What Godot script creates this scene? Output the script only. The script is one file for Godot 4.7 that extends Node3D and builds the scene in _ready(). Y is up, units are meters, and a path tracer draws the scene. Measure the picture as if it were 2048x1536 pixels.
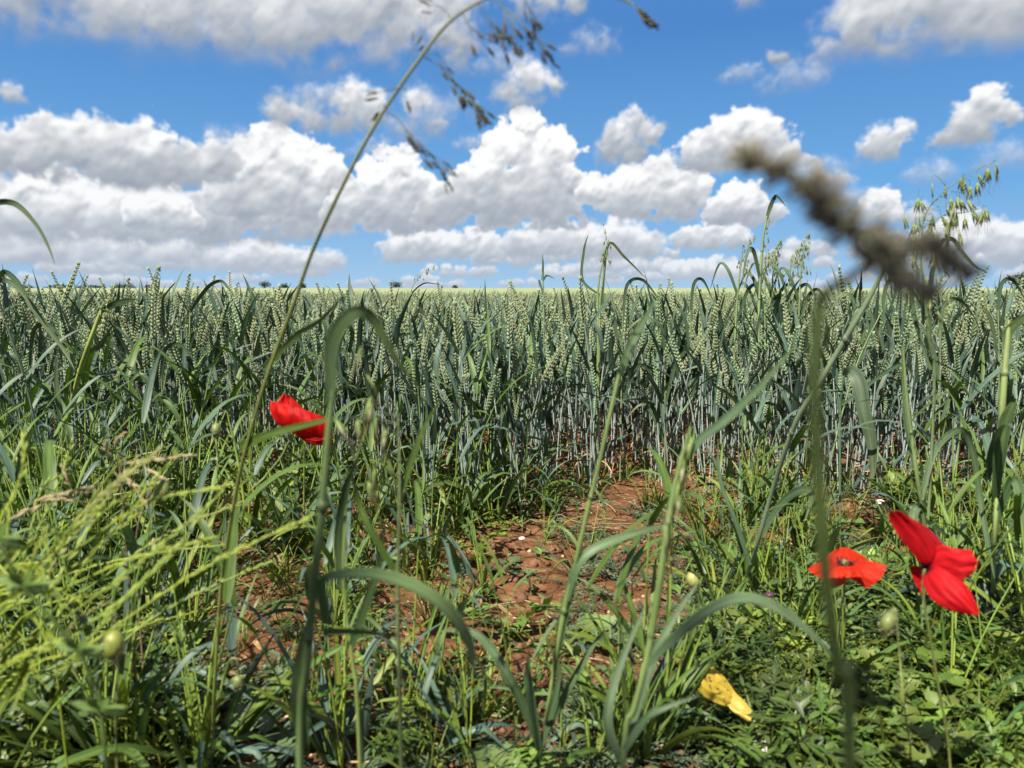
extends Node3D
# A field margin of ripening wheat with poppies, wild oats and weeds under a cumulus sky.

const F := 1481.6            # focal length in pixels of the 2048-pixel photograph
const H := 0.58              # camera height in metres
var pitch := atan(190.0 / F)
var rng := RandomNumberGenerator.new()
var used := {}
var M := {}
var ground_noise := FastNoiseLite.new()

# ------------------------------------------------------------------ mesh builder
class MB:
	var v := PackedVector3Array()
	var n := PackedVector3Array()
	var c := PackedColorArray()
	var u := PackedVector2Array()
	var ix := PackedInt32Array()

	func tube(p: PackedVector3Array, rad: Array, k: int, col: Color, col2 = null) -> void:
		var e: Color = col if col2 == null else col2
		var t0 := (p[1] - p[0]).normalized()
		var x := t0.cross(Vector3.FORWARD if absf(t0.z) < 0.8 else Vector3.RIGHT).normalized()
		var at := v.size()
		var last := p.size() - 1
		for i in p.size():
			var t := (p[mini(i + 1, last)] - p[maxi(i - 1, 0)]).normalized()
			x = (x - t * x.dot(t)).normalized()
			var y := t.cross(x)
			var f := float(i) / last
			var ri := f * (rad.size() - 1)
			var r: float = lerpf(rad[int(ri)], rad[mini(int(ri) + 1, rad.size() - 1)], ri - int(ri))
			var cc := col.lerp(e, f)
			for j in k:
				var a := TAU * j / k
				var d := x * cos(a) + y * sin(a)
				v.append(p[i] + d * r); n.append(d); c.append(cc); u.append(Vector2(float(j) / k, f))
		for i in last:
			for j in k:
				var a := at + i * k + j
				var b := at + i * k + (j + 1) % k
				ix.append_array([a, a + k, b + k, a, b + k, b])

	func ribbon(p: PackedVector3Array, side: PackedVector3Array, w: Array, fold: float, col: Color, col2 = null) -> void:
		var e: Color = col if col2 == null else col2
		var at := v.size()
		var last := p.size() - 1
		for i in p.size():
			var t := (p[mini(i + 1, last)] - p[maxi(i - 1, 0)]).normalized()
			var s := (side[i] - t * side[i].dot(t)).normalized()
			var nn := s.cross(t)
			var f := float(i) / last
			var ri := f * (w.size() - 1)
			var ww: float = lerpf(w[int(ri)], w[mini(int(ri) + 1, w.size() - 1)], ri - int(ri)) * 0.5
			var cc := col.lerp(e, f * f)
			var rise := nn * fold * ww
			v.append(p[i] - s * ww + rise); v.append(p[i]); v.append(p[i] + s * ww + rise)
			n.append((nn + s * fold).normalized()); n.append(nn); n.append((nn - s * fold).normalized())
			c.append(cc); c.append(cc); c.append(cc)
			u.append(Vector2(0.02, f)); u.append(Vector2(0.5, f)); u.append(Vector2(0.98, f))
		for i in last:
			for j in 2:
				var a := at + i * 3 + j
				ix.append_array([a, a + 3, a + 4, a, a + 4, a + 1])

	# a pointed husk, floret or bud
	func husk(p: Vector3, dir: Vector3, length: float, r: float, k: int, col: Color, tip: Color, flat := 1.0) -> void:
		var d := dir.normalized()
		var x := d.cross(Vector3.FORWARD if absf(d.z) < 0.8 else Vector3.RIGHT).normalized()
		var y := d.cross(x) * flat
		var at := v.size()
		v.append(p); n.append(-d); c.append(col); u.append(Vector2(0.5, 0))
		for q in [[0.32, 1.0], [0.68, 0.68]]:
			for j in k:
				var a := TAU * j / k
				var o := x * cos(a) + y * sin(a)
				v.append(p + d * length * q[0] + o * r * q[1]); n.append((o.normalized() + d * (0.0 if q[0] < 0.5 else 0.4)).normalized())
				c.append(col.lerp(tip, q[0])); u.append(Vector2(float(j) / k, q[0]))
		v.append(p + d * length); n.append(d); c.append(tip); u.append(Vector2(0.5, 1))
		for j in k:
			var a := at + 1 + j
			var b := at + 1 + (j + 1) % k
			ix.append_array([at, a, b, a, a + k, b + k, a, b + k, b, a + k, at + 1 + 2 * k, b + k])

	# a lumpy closed blob
	func blob(p: Vector3, r: Vector3, rows: int, k: int, col: Color, rough: float, g: RandomNumberGenerator) -> void:
		var at := v.size()
		for i in rows + 1:
			var th := PI * i / rows
			for j in k:
				var ph := TAU * j / k
				var o := Vector3(sin(th) * cos(ph), cos(th), sin(th) * sin(ph))
				var s := 1.0 + (g.randf_range(-rough, rough) if i > 0 and i < rows else 0.0)
				v.append(p + o * r * s); n.append(o); c.append(col); u.append(Vector2(float(j) / k, float(i) / rows))
		for i in rows:
			for j in k:
				var a := at + i * k + j
				var b := at + i * k + (j + 1) % k
				ix.append_array([a, b + k, b, a, a + k, b + k])

	# a leaf or petal: outline half-widths along its length; cup lifts the edges, curl bends the tip along -normal
	func petal(p: Vector3, dir: Vector3, nor: Vector3, length: float, width: float, prof: Array, cup: float, curl: float, ruffle: float, col: Color, col2: Color, rows: int, cols: int, g: RandomNumberGenerator, teeth := 0.0) -> void:
		var at := v.size()
		var d := dir.normalized()
		var s := d.cross(nor).normalized()
		var z := s.cross(d).normalized()
		var ph := g.randf() * TAU
		var pts := PackedVector3Array()
		for i in rows + 1:
			var f := float(i) / rows
			var ri := f * (prof.size() - 1)
			var w: float = lerpf(prof[int(ri)], prof[mini(int(ri) + 1, prof.size() - 1)], ri - int(ri)) * width * 0.5
			for j in cols + 1:
				var q := float(j) / cols * 2.0 - 1.0
				var l := f * length * (1.0 - 0.16 * q * q * f)
				if i == rows or (teeth > 0.0 and absf(q) > 0.9):
					l += teeth * length * (0.5 if (i + j) % 2 == 0 else -0.5)
				var h := cup * w * q * q - curl * f * f * length + ruffle * length * f * f * sin(q * 5.0 + ph + f * 3.0) * (0.4 + absf(q))
				var ww := w * (1.0 + (teeth if i % 2 == 0 else -teeth))
				pts.append(p + d * l + s * q * ww + z * h)
		for i in rows + 1:
			for j in cols + 1:
				var a := pts[i * (cols + 1) + mini(j + 1, cols)] - pts[i * (cols + 1) + maxi(j - 1, 0)]
				var b := pts[mini(i + 1, rows) * (cols + 1) + j] - pts[maxi(i - 1, 0) * (cols + 1) + j]
				var nn := a.cross(b)
				v.append(pts[i * (cols + 1) + j])
				n.append(nn.normalized() if nn.length_squared() > 1e-16 else z)
				c.append(col.lerp(col2, smoothstep(0.12, 0.3, float(i) / rows)))
				u.append(Vector2(float(j) / cols, float(i) / rows))
		for i in rows:
			for j in cols:
				var a := at + i * (cols + 1) + j
				ix.append_array([a, a + cols + 1, a + cols + 2, a, a + cols + 2, a + 1])

	func add(o: MB, t: Transform3D) -> void:
		var at := v.size()
		for i in o.v.size():
			v.append(t * o.v[i]); n.append((t.basis * o.n[i]).normalized())
		c.append_array(o.c); u.append_array(o.u)
		for i in o.ix:
			ix.append(at + i)

	func mesh(m: Material, into: ArrayMesh = null) -> ArrayMesh:
		var a := []
		a.resize(Mesh.ARRAY_MAX)
		a[Mesh.ARRAY_VERTEX] = v; a[Mesh.ARRAY_NORMAL] = n; a[Mesh.ARRAY_COLOR] = c; a[Mesh.ARRAY_TEX_UV] = u; a[Mesh.ARRAY_INDEX] = ix
		var am := ArrayMesh.new() if into == null else into
		am.add_surface_from_arrays(Mesh.PRIMITIVE_TRIANGLES, a)
		am.surface_set_material(am.get_surface_count() - 1, m)
		return am

# ------------------------------------------------------------------ naming and placing
func numbered(called: String) -> String:
	used[called] = used.get(called, -1) + 1
	return called if used[called] == 0 else "%s_%03d" % [called, used[called]]

func tag(o: Node, label: String, category: String, group := "", kind := "") -> void:
	if label: o.set_meta("label", label)
	if category: o.set_meta("category", category)
	if group: o.set_meta("group", group)
	if kind: o.set_meta("kind", kind)

func thing(called: String, label: String, category: String, at := Vector3.ZERO, group := "") -> Node3D:
	var o := Node3D.new()
	o.name = numbered(called)
	add_child(o)
	o.position = at
	tag(o, label, category, group)
	return o

func part(called: String, mesh: Mesh, parent: Node3D) -> MeshInstance3D:
	var o := MeshInstance3D.new()
	o.name = called
	o.mesh = mesh
	parent.add_child(o, true)
	return o

func copy(o: Node3D, t: Transform3D, label := "", group := "") -> Node3D:
	var r: Node3D = o.duplicate()
	r.name = numbered(str(o.name).rstrip("0123456789").trim_suffix("_"))
	add_child(r)
	r.transform = t
	if label: r.set_meta("label", label)
	if group: r.set_meta("group", group)
	return r

# the point of the place that photograph pixel (x, y) shows at a depth d in front of the lens
func P(x: float, y: float, d: float) -> Vector3:
	return Vector3(0, H, 0) + Vector3(0, -sin(pitch), -cos(pitch)) * d + Vector3.RIGHT * ((x - 1024.0) / F * d) - Vector3(0, cos(pitch), -sin(pitch)) * ((y - 768.0) / F * d)

# the point of the ground that photograph pixel (x, y) shows
func G(x: float, y: float) -> Vector3:
	var a := Vector3(0, H, 0)
	var b := P(x, y, 1.0) - a
	var g := a + b * (H / -b.y)
	return Vector3(g.x, land(g.x, g.z), g.z)

func land(x: float, z: float) -> float:
	var near := clampf(1.0 - (absf(z) - 4.0) / 4.0, 0.15, 1.0)
	return (ground_noise.get_noise_2d(x * 1.3, z * 1.3) * 0.02 + ground_noise.get_noise_2d(x * 7.0 + 50.0, z * 7.0) * 0.012 + maxf(0.0, ground_noise.get_noise_2d(x * 22.0, z * 22.0 + 9.0)) * 0.01) * near

func cat(pts: Array, per: int) -> PackedVector3Array:
	var out := PackedVector3Array()
	for i in pts.size() - 1:
		var a: Vector3 = pts[maxi(i - 1, 0)]
		var b: Vector3 = pts[i]
		var c: Vector3 = pts[i + 1]
		var d: Vector3 = pts[mini(i + 2, pts.size() - 1)]
		for j in per:
			out.append(b.cubic_interpolate(c, a, d, float(j) / per))
	out.append(pts[-1])
	return out

# ribbon sides that turn a blade's face towards a direction, rolled about its length
func sides(p: PackedVector3Array, face: Vector3, roll0: float, roll1: float) -> PackedVector3Array:
	var out := PackedVector3Array()
	var s := Vector3.ZERO
	for i in p.size():
		var t := (p[mini(i + 1, p.size() - 1)] - p[maxi(i - 1, 0)]).normalized()
		var q := t.cross(face)
		if q.length() > 0.05:
			q = q.normalized()
			if s != Vector3.ZERO and q.dot(s) < 0.0:
				q = -q
			s = q
		out.append(s.rotated(t, lerpf(roll0, roll1, float(i) / (p.size() - 1))))
	return out

# a grass blade that leaves p0 along dir and droops
func blade(b: MB, p0: Vector3, dir: Vector3, length: float, droop: float, width: float, seg: int, col: Color, tip: Color, fold := 0.25, kink := -1.0, twist := 0.0) -> void:
	var p := PackedVector3Array([p0])
	var s := PackedVector3Array()
	var d := dir.normalized()
	var side := d.cross(Vector3.UP)
	side = Vector3.RIGHT if side.length() < 0.02 else side.normalized()
	s.append(side)
	var w := [width * 0.55]
	for i in seg:
		var f := float(i + 1) / seg
		var dr := droop
		if kink > 0.0 and absf(f - kink) < 0.5 / seg:
			dr = 6.0 + droop
		d = (d + Vector3.DOWN * dr * (0.25 + f) / seg * (1.0 - maxf(0.0, -d.y) * 0.8)).normalized()
		p.append(p[-1] + d * length / seg)
		side = (side - d * side.dot(d)).normalized()
		s.append(side.rotated(d, twist * f))
		w.append(width * minf(1.0, 0.55 + 3.0 * f) * maxf(0.02, 1.0 - pow(f, 2.4)))
	b.ribbon(p, s, w, fold, col, tip)

func rnd(a: float, b: float) -> float:
	return rng.randf_range(a, b)

func tint(c: Color, d: float) -> Color:
	var k := 1.0 + rnd(-d, d)
	return Color(c.r * k * (1.0 + rnd(-d, d) * 0.4), c.g * k, c.b * k * (1.0 + rnd(-d, d) * 0.4))

# ------------------------------------------------------------------ sky
var fbm := FastNoiseLite.new()
var puffy := FastNoiseLite.new()
var slow := FastNoiseLite.new()

func pixel_angles(x: float, y: float) -> Vector2:
	var d := P(x, y, 1.0) - Vector3(0, H, 0)
	return Vector2(rad_to_deg(atan2(d.x, -d.z)), rad_to_deg(atan2(d.y, Vector2(d.x, d.z).length())))

# clouds: [puffs [az, el, r] in degrees, base elevation, flatness, softness, brightness]
func cloud_px(puffs: Array, base_y: float, flat := 1.0, soft := 0.16, bright := 1.0) -> Array:
	var out := []
	var mid := 0.0
	for q in puffs:
		var a := pixel_angles(q[0], q[1])
		out.append(Vector3(a.x, a.y, rad_to_deg(q[2] / F) * 0.84))
		mid += q[0] / puffs.size()
	return [out, pixel_angles(mid, base_y).y, flat, soft, bright]

func view_clouds() -> Array:
	var c := []
	# far ranks along the horizon
	var g := RandomNumberGenerator.new()
	g.seed = 5
	for k in 130:
		var y := 576.0 - pow(g.randf(), 1.3) * 80.0
		var x := g.randf_range(-150, 2200)
		var r := lerpf(9.0, 26.0, (575.0 - y) / 80.0)
		if x > 1290.0 and g.randf() < 0.35 or (x > 640.0 and x < 800.0 and y < 550.0):
			continue
		var q := []
		for i in 6:
			q.append([x + g.randf_range(-3.4, 3.4) * r, y - g.randf_range(-0.2, 0.8) * r, r * g.randf_range(0.6, 1.1)])
		c.append(cloud_px(q, y + r * 0.5, 1.5, 0.3, g.randf_range(0.55, 1.0)))
	c.append(cloud_px([[-40, 520, 60], [60, 515, 55], [150, 520, 50], [250, 525, 55], [350, 520, 50], [430, 530, 40]], 552, 1.5, 0.3, 0.62))
	c.append(cloud_px([[500, 520, 45], [570, 525, 40], [640, 535, 40], [450, 530, 40]], 552, 1.5, 0.25, 0.85))
	c.append(cloud_px([[800, 500, 38], [850, 495, 45], [910, 500, 40], [965, 492, 40]], 530, 1.2, 0.2, 0.9))
	c.append(cloud_px([[1050, 495, 45], [1110, 488, 50], [1170, 490, 45], [1240, 487, 55], [1290, 500, 40]], 530, 1.3, 0.22, 0.8))
	c.append(cloud_px([[1375, 485, 32], [1420, 478, 40], [1470, 476, 30]], 505, 1.2, 0.2, 0.95))
	c.append(cloud_px([[1350, 550, 30], [1400, 545, 35], [1460, 548, 30]], 566, 1.2, 0.2, 1.0))
	c.append(cloud_px([[1880, 490, 45], [1930, 470, 48], [1985, 480, 45], [2040, 495, 45], [2100, 490, 50]], 545, 1.1, 0.18, 1.0))
	# left masses
	c.append(cloud_px([[-50, 440, 90], [40, 440, 70], [120, 425, 75], [210, 440, 75], [300, 435, 70], [390, 440, 70], [60, 375, 45], [150, 400, 60], [300, 395, 50]], 505, 1.1, 0.2, 0.95))
	c.append(cloud_px([[420, 440, 60], [490, 430, 70], [560, 420, 75], [630, 430, 55]], 500, 1.1, 0.2, 0.72))
	c.append(cloud_px([[545, 295, 48], [510, 325, 50], [590, 325, 60], [640, 350, 60], [560, 375, 80], [470, 385, 65], [640, 410, 60], [690, 400, 40]], 478, 1.0, 0.12, 1.0))
	c.append(cloud_px([[290, 430, 38], [330, 420, 40], [270, 445, 28], [365, 440, 35]], 470, 1.0, 0.1, 1.1))
	c.append(cloud_px([[795, 335, 42], [760, 365, 52], [835, 375, 48], [720, 410, 55], [790, 420, 70], [680, 440, 42], [850, 430, 45]], 474, 1.0, 0.1, 1.0))
	c.append(cloud_px([[1060, 250, 32], [1020, 300, 55], [1110, 305, 50], [970, 350, 55], [1070, 365, 85], [1140, 360, 30], [915, 400, 55], [1010, 410, 75], [1120, 425, 50], [880, 435, 45]], 466, 1.0, 0.09, 1.0))
	c.append(cloud_px([[1195, 385, 45], [1265, 370, 45], [1320, 365, 50], [1260, 400, 65], [1380, 380, 45], [1340, 400, 55]], 450, 1.05, 0.13, 0.92))
	c.append(cloud_px([[1465, 400, 38], [1500, 415, 45], [1440, 425, 35], [1540, 430, 30]], 456, 1.0, 0.1, 1.05))
	c.append(cloud_px([[1750, 405, 26], [1775, 400, 22], [1735, 425, 25], [1775, 428, 26]], 447, 1.0, 0.12, 1.1))
	c.append(cloud_px([[1840, 435, 30], [1800, 440, 24]], 455, 1.2, 0.3, 0.7))
	c.append(cloud_px([[1680, 370, 26], [1640, 360, 22]], 385, 1.4, 0.5, 0.6))
	c.append(cloud_px([[1490, 240, 30], [1460, 275, 50], [1520, 280, 55], [1405, 310, 50], [1470, 315, 60], [1560, 320, 42], [1610, 330, 20]], 352, 1.05, 0.15, 0.92))
	# middle wisps and grey cloud
	c.append(cloud_px([[1270, 245, 34], [1245, 275, 42], [1300, 270, 34], [1225, 310, 40], [1270, 310, 40]], 342, 1.0, 0.3, 0.6))
	c.append(cloud_px([[1060, 165, 55], [1020, 180, 45], [1105, 170, 32], [1040, 215, 40]], 240, 1.0, 0.5, 0.72))
	c.append(cloud_px([[560, 225, 45], [620, 235, 35], [700, 205, 52], [745, 225, 45], [690, 250, 45]], 285, 1.1, 0.4, 0.68))
	c.append(cloud_px([[840, 210, 50], [820, 270, 55], [870, 250, 40]], 305, 1.0, 0.6, 0.62))
	c.append(cloud_px([[-20, 305, 60], [60, 300, 50], [130, 290, 58], [210, 310, 70], [300, 330, 75], [370, 340, 55], [330, 280, 32], [430, 330, 55], [250, 350, 60]], 385, 1.0, 0.2, 0.66))
	c.append(cloud_px([[20, 190, 24], [40, 200, 15]], 215, 1.0, 0.5, 0.6))
	c.append(cloud_px([[1940, 255, 48], [1975, 205, 36], [2010, 225, 26], [1900, 280, 32]], 298, 1.0, 0.25, 0.75))
	c.append(cloud_px([[1770, 290, 42], [1800, 268, 30], [1730, 305, 26]], 330, 1.0, 0.3, 0.72))
	# thin torn shreds between them
	for q in [[880, 225, 45], [1000, 130, 40], [940, 290, 26], [620, 200, 40], [1640, 350, 40], [1700, 400, 36], [1590, 160, 45], [1480, 150, 30], [460, 290, 45], [1180, 90, 40], [2010, 320, 40], [1330, 330, 30], [740, 300, 34], [1860, 350, 36]]:
		c.append(cloud_px([[q[0], q[1], q[2]], [q[0] + q[2] * 0.8, q[1] - q[2] * 0.2, q[2] * 0.7], [q[0] - q[2] * 0.9, q[1] + q[2] * 0.15, q[2] * 0.6]], q[1] + q[2], 1.3, 1.1, 0.7))
	# high, near clouds
	c.append(cloud_px([[1730, 40, 85], [1830, 20, 120], [1930, 20, 120], [2040, 40, 110], [1700, 70, 55], [1640, 115, 45], [1565, 122, 28], [1860, 80, 70]], 140, 1.0, 0.35, 0.8))
	c.append(cloud_px([[1090, -5, 50], [1150, 0, 35], [1040, 15, 40], [1500, -5, 28], [980, 60, 30]], 50, 1.0, 0.5, 0.7))
	c.append(cloud_px([[-60, -40, 120], [80, -30, 130], [200, 10, 110], [330, 20, 110], [450, 40, 110], [560, 40, 125], [680, 20, 125], [800, 10, 110], [890, -10, 90], [900, 70, 55]], 165, 1.0, 0.4, 0.7))
	return c

# the same kind of sky over the rest of the dome
func other_clouds() -> Array:
	var g := RandomNumberGenerator.new()
	g.seed = 77
	var c := []
	for k in 520:
		var el := pow(g.randf(), 1.6) * 80.0 + 0.6
		var az := g.randf_range(-180, 180)
		if absf(az) < 40.0 and el < 27.0:
			continue
		if el > 30.0 and g.randf() < (el - 30.0) / 70.0:
			continue
		var r := lerpf(0.6, 7.0, clampf(el / 45.0, 0.0, 1.0)) * g.randf_range(0.6, 1.2)
		var q := []
		for i in 7:
			q.append(Vector3(az + g.randf_range(-2.2, 2.2) * r / maxf(0.3, cos(deg_to_rad(el))), el + g.randf_range(-0.3, 0.9) * r, r * g.randf_range(0.6, 1.1)))
		c.append([q, el - r * 0.55, 1.1, g.randf_range(0.12, 0.4), g.randf_range(0.6, 1.0)])
	c.sort_custom(func(a, b): return a[1] < b[1])
	return c

func sky_blue(el: float) -> Color:
	var a := Color(0.082, 0.25, 0.60)
	var b := Color(0.165, 0.42, 0.78)
	var d := Color(0.40, 0.61, 0.82)
	if el > 18.0:
		return a
	if el > 7.0:
		return b.lerp(a, (el - 7.0) / 11.0)
	return d.lerp(b, pow(maxf(el, 0.0) / 7.0, 0.8))

func paint_sky(w: int, h: int, az0: float, top: float, step: float, wrap: bool, clouds: Array) -> Image:
	var col := PackedFloat32Array()
	col.resize(w * h * 3)
	for y in h:
		var b := sky_blue(top - (y + 0.5) * step)
		for x in w:
			var o := (y * w + x) * 3
			col[o] = b.r; col[o + 1] = b.g; col[o + 2] = b.b
	var salt := 0.0
	for cl in clouds:
		salt += 13.7
		var puffs: Array = cl[0]
		var base: float = cl[1]
		var flat: float = cl[2]
		var soft: float = cl[3]
		var bright: float = cl[4]
		var lo := Vector2(1e9, base - 1.2)
		var hi := Vector2(-1e9, -1e9)
		var s := 0.0
		for q: Vector3 in puffs:
			lo.x = minf(lo.x, q.x - q.z * 1.7 / maxf(0.25, cos(deg_to_rad(q.y)))); hi.x = maxf(hi.x, q.x + q.z * 1.7 / maxf(0.25, cos(deg_to_rad(q.y)))); hi.y = maxf(hi.y, q.y + q.z * 1.6)
			s += q.z / puffs.size()
		var x0 := int(floor((lo.x - az0) / step))
		var x1 := int(ceil((hi.x - az0) / step))
		if not wrap:
			x0 = maxi(x0, 0); x1 = mini(x1, w - 1)
		else:
			x1 = mini(x1, x0 + w - 1)
		var y0 := maxi(0, int(floor((top - hi.y) / step)))
		var y1 := mini(h - 1, int(ceil((top - lo.y) / step)))
		var bw := x1 - x0 + 1
		var bh := y1 - y0 + 1
		if bw < 2 or bh < 2:
			continue
		var T := PackedFloat32Array()
		T.resize(bw * bh)
		var R := PackedFloat32Array()
		R.resize(bw * bh)
		var Q := PackedFloat32Array()
		Q.resize(bw * bh)
		var tall := maxf(hi.y - s * 0.6 - base, 0.3)
		var cosel := maxf(0.2, cos(deg_to_rad(base + s)))
		var k := 0.8 / s
		var skirt := s * 0.3
		for j in bh:
			var el := top - (y0 + j + 0.5) * step
			for i in bw:
				var az := az0 + (x0 + i + 0.5) * step
				var ax := az * cosel * k
				var ay := el * k
				var f1 := fbm.get_noise_3d(ax * 1.0, ay, salt)
				var f2 := fbm.get_noise_3d(ax * 1.0 + 40.0, ay + 17.0, salt)
				var wx := az + f1 * s * 0.6 / cosel
				var wy := el + f2 * s * 0.6
				var m := -1.0
				for q: Vector3 in puffs:
					var dx := (wx - q.x) * cosel / flat
					var dy := wy - q.y
					var d := 1.0 - sqrt(dx * dx + dy * dy) / q.z
					if d > m:
						m = d
				if m < -0.75:
					T[j * bw + i] = 0.0
					continue
				var bill := puffy.get_noise_3d(ax * 2.5 + f1 * 0.3, ay * 2.5 + f2 * 0.3, salt)
				var f3 := fbm.get_noise_3d(ax * 3.1 + 9.0, ay * 3.1, salt)
				var t := m + 0.07 - bill * 0.34 + f2 * 0.30 + f3 * 0.16 + slow.get_noise_3d(ax * 0.9 + 11.0, ay * 1.2, salt + 77.0) * 0.34
				var under := (el - base + f1 * skirt * 1.3) / skirt
				t = minf(t, under * 0.35)
				T[j * bw + i] = maxf(0.0, t)
				R[j * bw + i] = m + slow.get_noise_3d(ax * 1.6, ay * 1.6, salt + 5.0) * 0.38 - bill * 0.22 * (1.0 - smoothstep(0.0, 0.7, t))
				Q[j * bw + i] = slow.get_noise_3d(ax * 1.1 + 30.0, ay * 1.5, salt)
		var S := PackedFloat32Array()
		S.resize(bw * bh)
		var kk := step / s
		for j in bh:
			var el := top - (y0 + j + 0.5) * step
			var hb := smoothstep(-0.05, 0.95, (el - base) / tall)
			for i in bw:
				var o := j * bw + i
				var t := T[o]
				var up := 0.0
				if j > 0:
					up = S[o - bw] * 0.4 + (S[o - bw - 1] if i > 0 else 0.0) * 0.4 + (S[o - bw + 1] if i < bw - 1 else 0.0) * 0.2
				S[o] = up * (1.0 - 0.9 * minf(0.5, kk)) + clampf(R[o] + 0.1, 0.0, 0.6) * kk
				if t <= 0.0:
					continue
				var n := 2 if step < 0.2 else 1
				var gx := (R[o + (n if i + n < bw else 0)] - R[o - (n if i >= n else 0)]) / (2.0 * n * kk)
				var gy := (R[o - (n * bw if j >= n else 0)] - R[o + (n * bw if j + n < bh else 0)]) / (2.0 * n * kk)
				var edge := 1.0 - smoothstep(0.0, 0.45, t)
				var rel := lerpf(0.15, 0.36, edge)
				var nl := (0.35 * gx * rel - 0.85 * gy * rel + 0.52) / sqrt(1.0 + rel * rel * (gx * gx + gy * gy))
				var lit := clampf(0.12 + 0.86 * nl, 0.0, 1.0) * lerpf(0.42, 1.12, exp(-S[o] * 1.9))
				lit = clampf(lit * lerpf(0.2, 1.5, hb) * bright * (1.38 + 0.7 * Q[o]) + 0.22 * edge * bright, 0.0, 1.0)
				var thick := smoothstep(0.0, soft * lerpf(3.0, 1.5, hb), t) * (1.0 if soft < 0.3 else lerpf(0.4, 0.97, smoothstep(0.0, 0.7, t)))
				var cc := Color(0.29, 0.335, 0.40).lerp(Color(1.0, 1.0, 1.0), lit)
				cc = cc.lerp(Color(0.50, 0.60, 0.75), 0.65 * exp(-maxf(el, 0.0) / 3.2))
				var xx := posmod(x0 + i, w) if wrap else x0 + i
				var p := ((y0 + j) * w + xx) * 3
				col[p] = lerpf(col[p], cc.r, thick); col[p + 1] = lerpf(col[p + 1], cc.g, thick); col[p + 2] = lerpf(col[p + 2], cc.b, thick)
	return Image.create_from_data(w, h, false, Image.FORMAT_RGBF, col.to_byte_array())

func make_sky() -> ImageTexture:
	fbm.noise_type = FastNoiseLite.TYPE_SIMPLEX_SMOOTH
	fbm.seed = 3
	fbm.frequency = 1.0
	fbm.fractal_type = FastNoiseLite.FRACTAL_FBM
	fbm.fractal_octaves = 5
	fbm.fractal_gain = 0.55
	puffy.noise_type = FastNoiseLite.TYPE_CELLULAR
	puffy.cellular_return_type = FastNoiseLite.RETURN_DISTANCE
	puffy.seed = 8
	puffy.frequency = 1.0
	puffy.fractal_type = FastNoiseLite.FRACTAL_FBM
	puffy.fractal_octaves = 4
	puffy.fractal_gain = 0.5
	slow.noise_type = FastNoiseLite.TYPE_SIMPLEX_SMOOTH
	slow.seed = 21
	slow.frequency = 1.0
	slow.fractal_octaves = 2
	var seen := view_clouds()
	var rest := other_clouds()
	var coarse := paint_sky(1024, 256, -180.0, 90.0, 360.0 / 1024.0, true, rest + seen)
	coarse.resize(4096, 1024, Image.INTERPOLATE_CUBIC)
	var fine := paint_sky(912, 296, -456.0 * 360.0 / 4096.0, 296.0 * 360.0 / 4096.0, 360.0 / 4096.0, false, rest + seen)
	var im := Image.create(4096, 2048, false, Image.FORMAT_RGBF)
	im.fill(Color(0.2, 0.2, 0.13))
	# the panorama's first column looks along -Z
	im.blit_rect(coarse, Rect2i(2048, 0, 2048, 1024), Vector2i(0, 0))
	im.blit_rect(coarse, Rect2i(0, 0, 2048, 1024), Vector2i(2048, 0))
	im.blit_rect(fine, Rect2i(456, 0, 456, 296), Vector2i(0, 1024 - 296))
	im.blit_rect(fine, Rect2i(0, 0, 456, 296), Vector2i(4096 - 456, 1024 - 296))
	return ImageTexture.create_from_image(im)

func setup() -> void:
	var cam := Camera3D.new()
	cam.name = "camera"
	add_child(cam)
	cam.position = Vector3(0, H, 0)
	cam.rotation.x = -pitch
	var lens := CameraAttributesPhysical.new()
	lens.frustum_focal_length = 12.0 * F / 768.0
	lens.frustum_near = 0.02
	lens.frustum_far = 6000.0
	lens.exposure_aperture = 6.0
	lens.frustum_focus_distance = 2.5
	cam.attributes = lens
	cam.current = true
	var sky_mat := PanoramaSkyMaterial.new()
	sky_mat.panorama = make_sky()
	var sky := Sky.new()
	sky.sky_material = sky_mat
	var env := Environment.new()
	env.background_mode = Environment.BG_SKY
	env.sky = sky
	env.tonemap_mode = Environment.TONE_MAPPER_LINEAR
	env.tonemap_exposure = 2.55
	env.background_energy_multiplier = 0.397
	env.sdfgi_enabled = true
	env.ssao_enabled = true
	env.ssil_enabled = true
	var we := WorldEnvironment.new()
	we.name = "environment"
	we.environment = env
	add_child(we)
	var sun := DirectionalLight3D.new()
	sun.name = "sun"
	sun.light_energy = 1.6
	sun.light_color = Color(1.0, 0.96, 0.89)
	sun.light_angular_distance = 0.5
	sun.shadow_enabled = true
	add_child(sun)
	sun.look_at_from_position(to_sun, Vector3.ZERO, Vector3.UP)

var to_sun := Vector3(-sin(deg_to_rad(35.0)) * cos(deg_to_rad(55.0)), sin(deg_to_rad(55.0)), cos(deg_to_rad(35.0)) * cos(deg_to_rad(55.0)))

# ------------------------------------------------------------------ materials
func mat(called: String, rough: float, back := Color.BLACK, spec := 0.5) -> StandardMaterial3D:
	var m := StandardMaterial3D.new()
	m.resource_name = called
	m.vertex_color_use_as_albedo = true
	m.roughness = rough
	m.metallic_specular = spec
	m.cull_mode = BaseMaterial3D.CULL_DISABLED
	if back != Color.BLACK:
		m.backlight_enabled = true
		m.backlight = back
	M[called] = m
	return m

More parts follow.
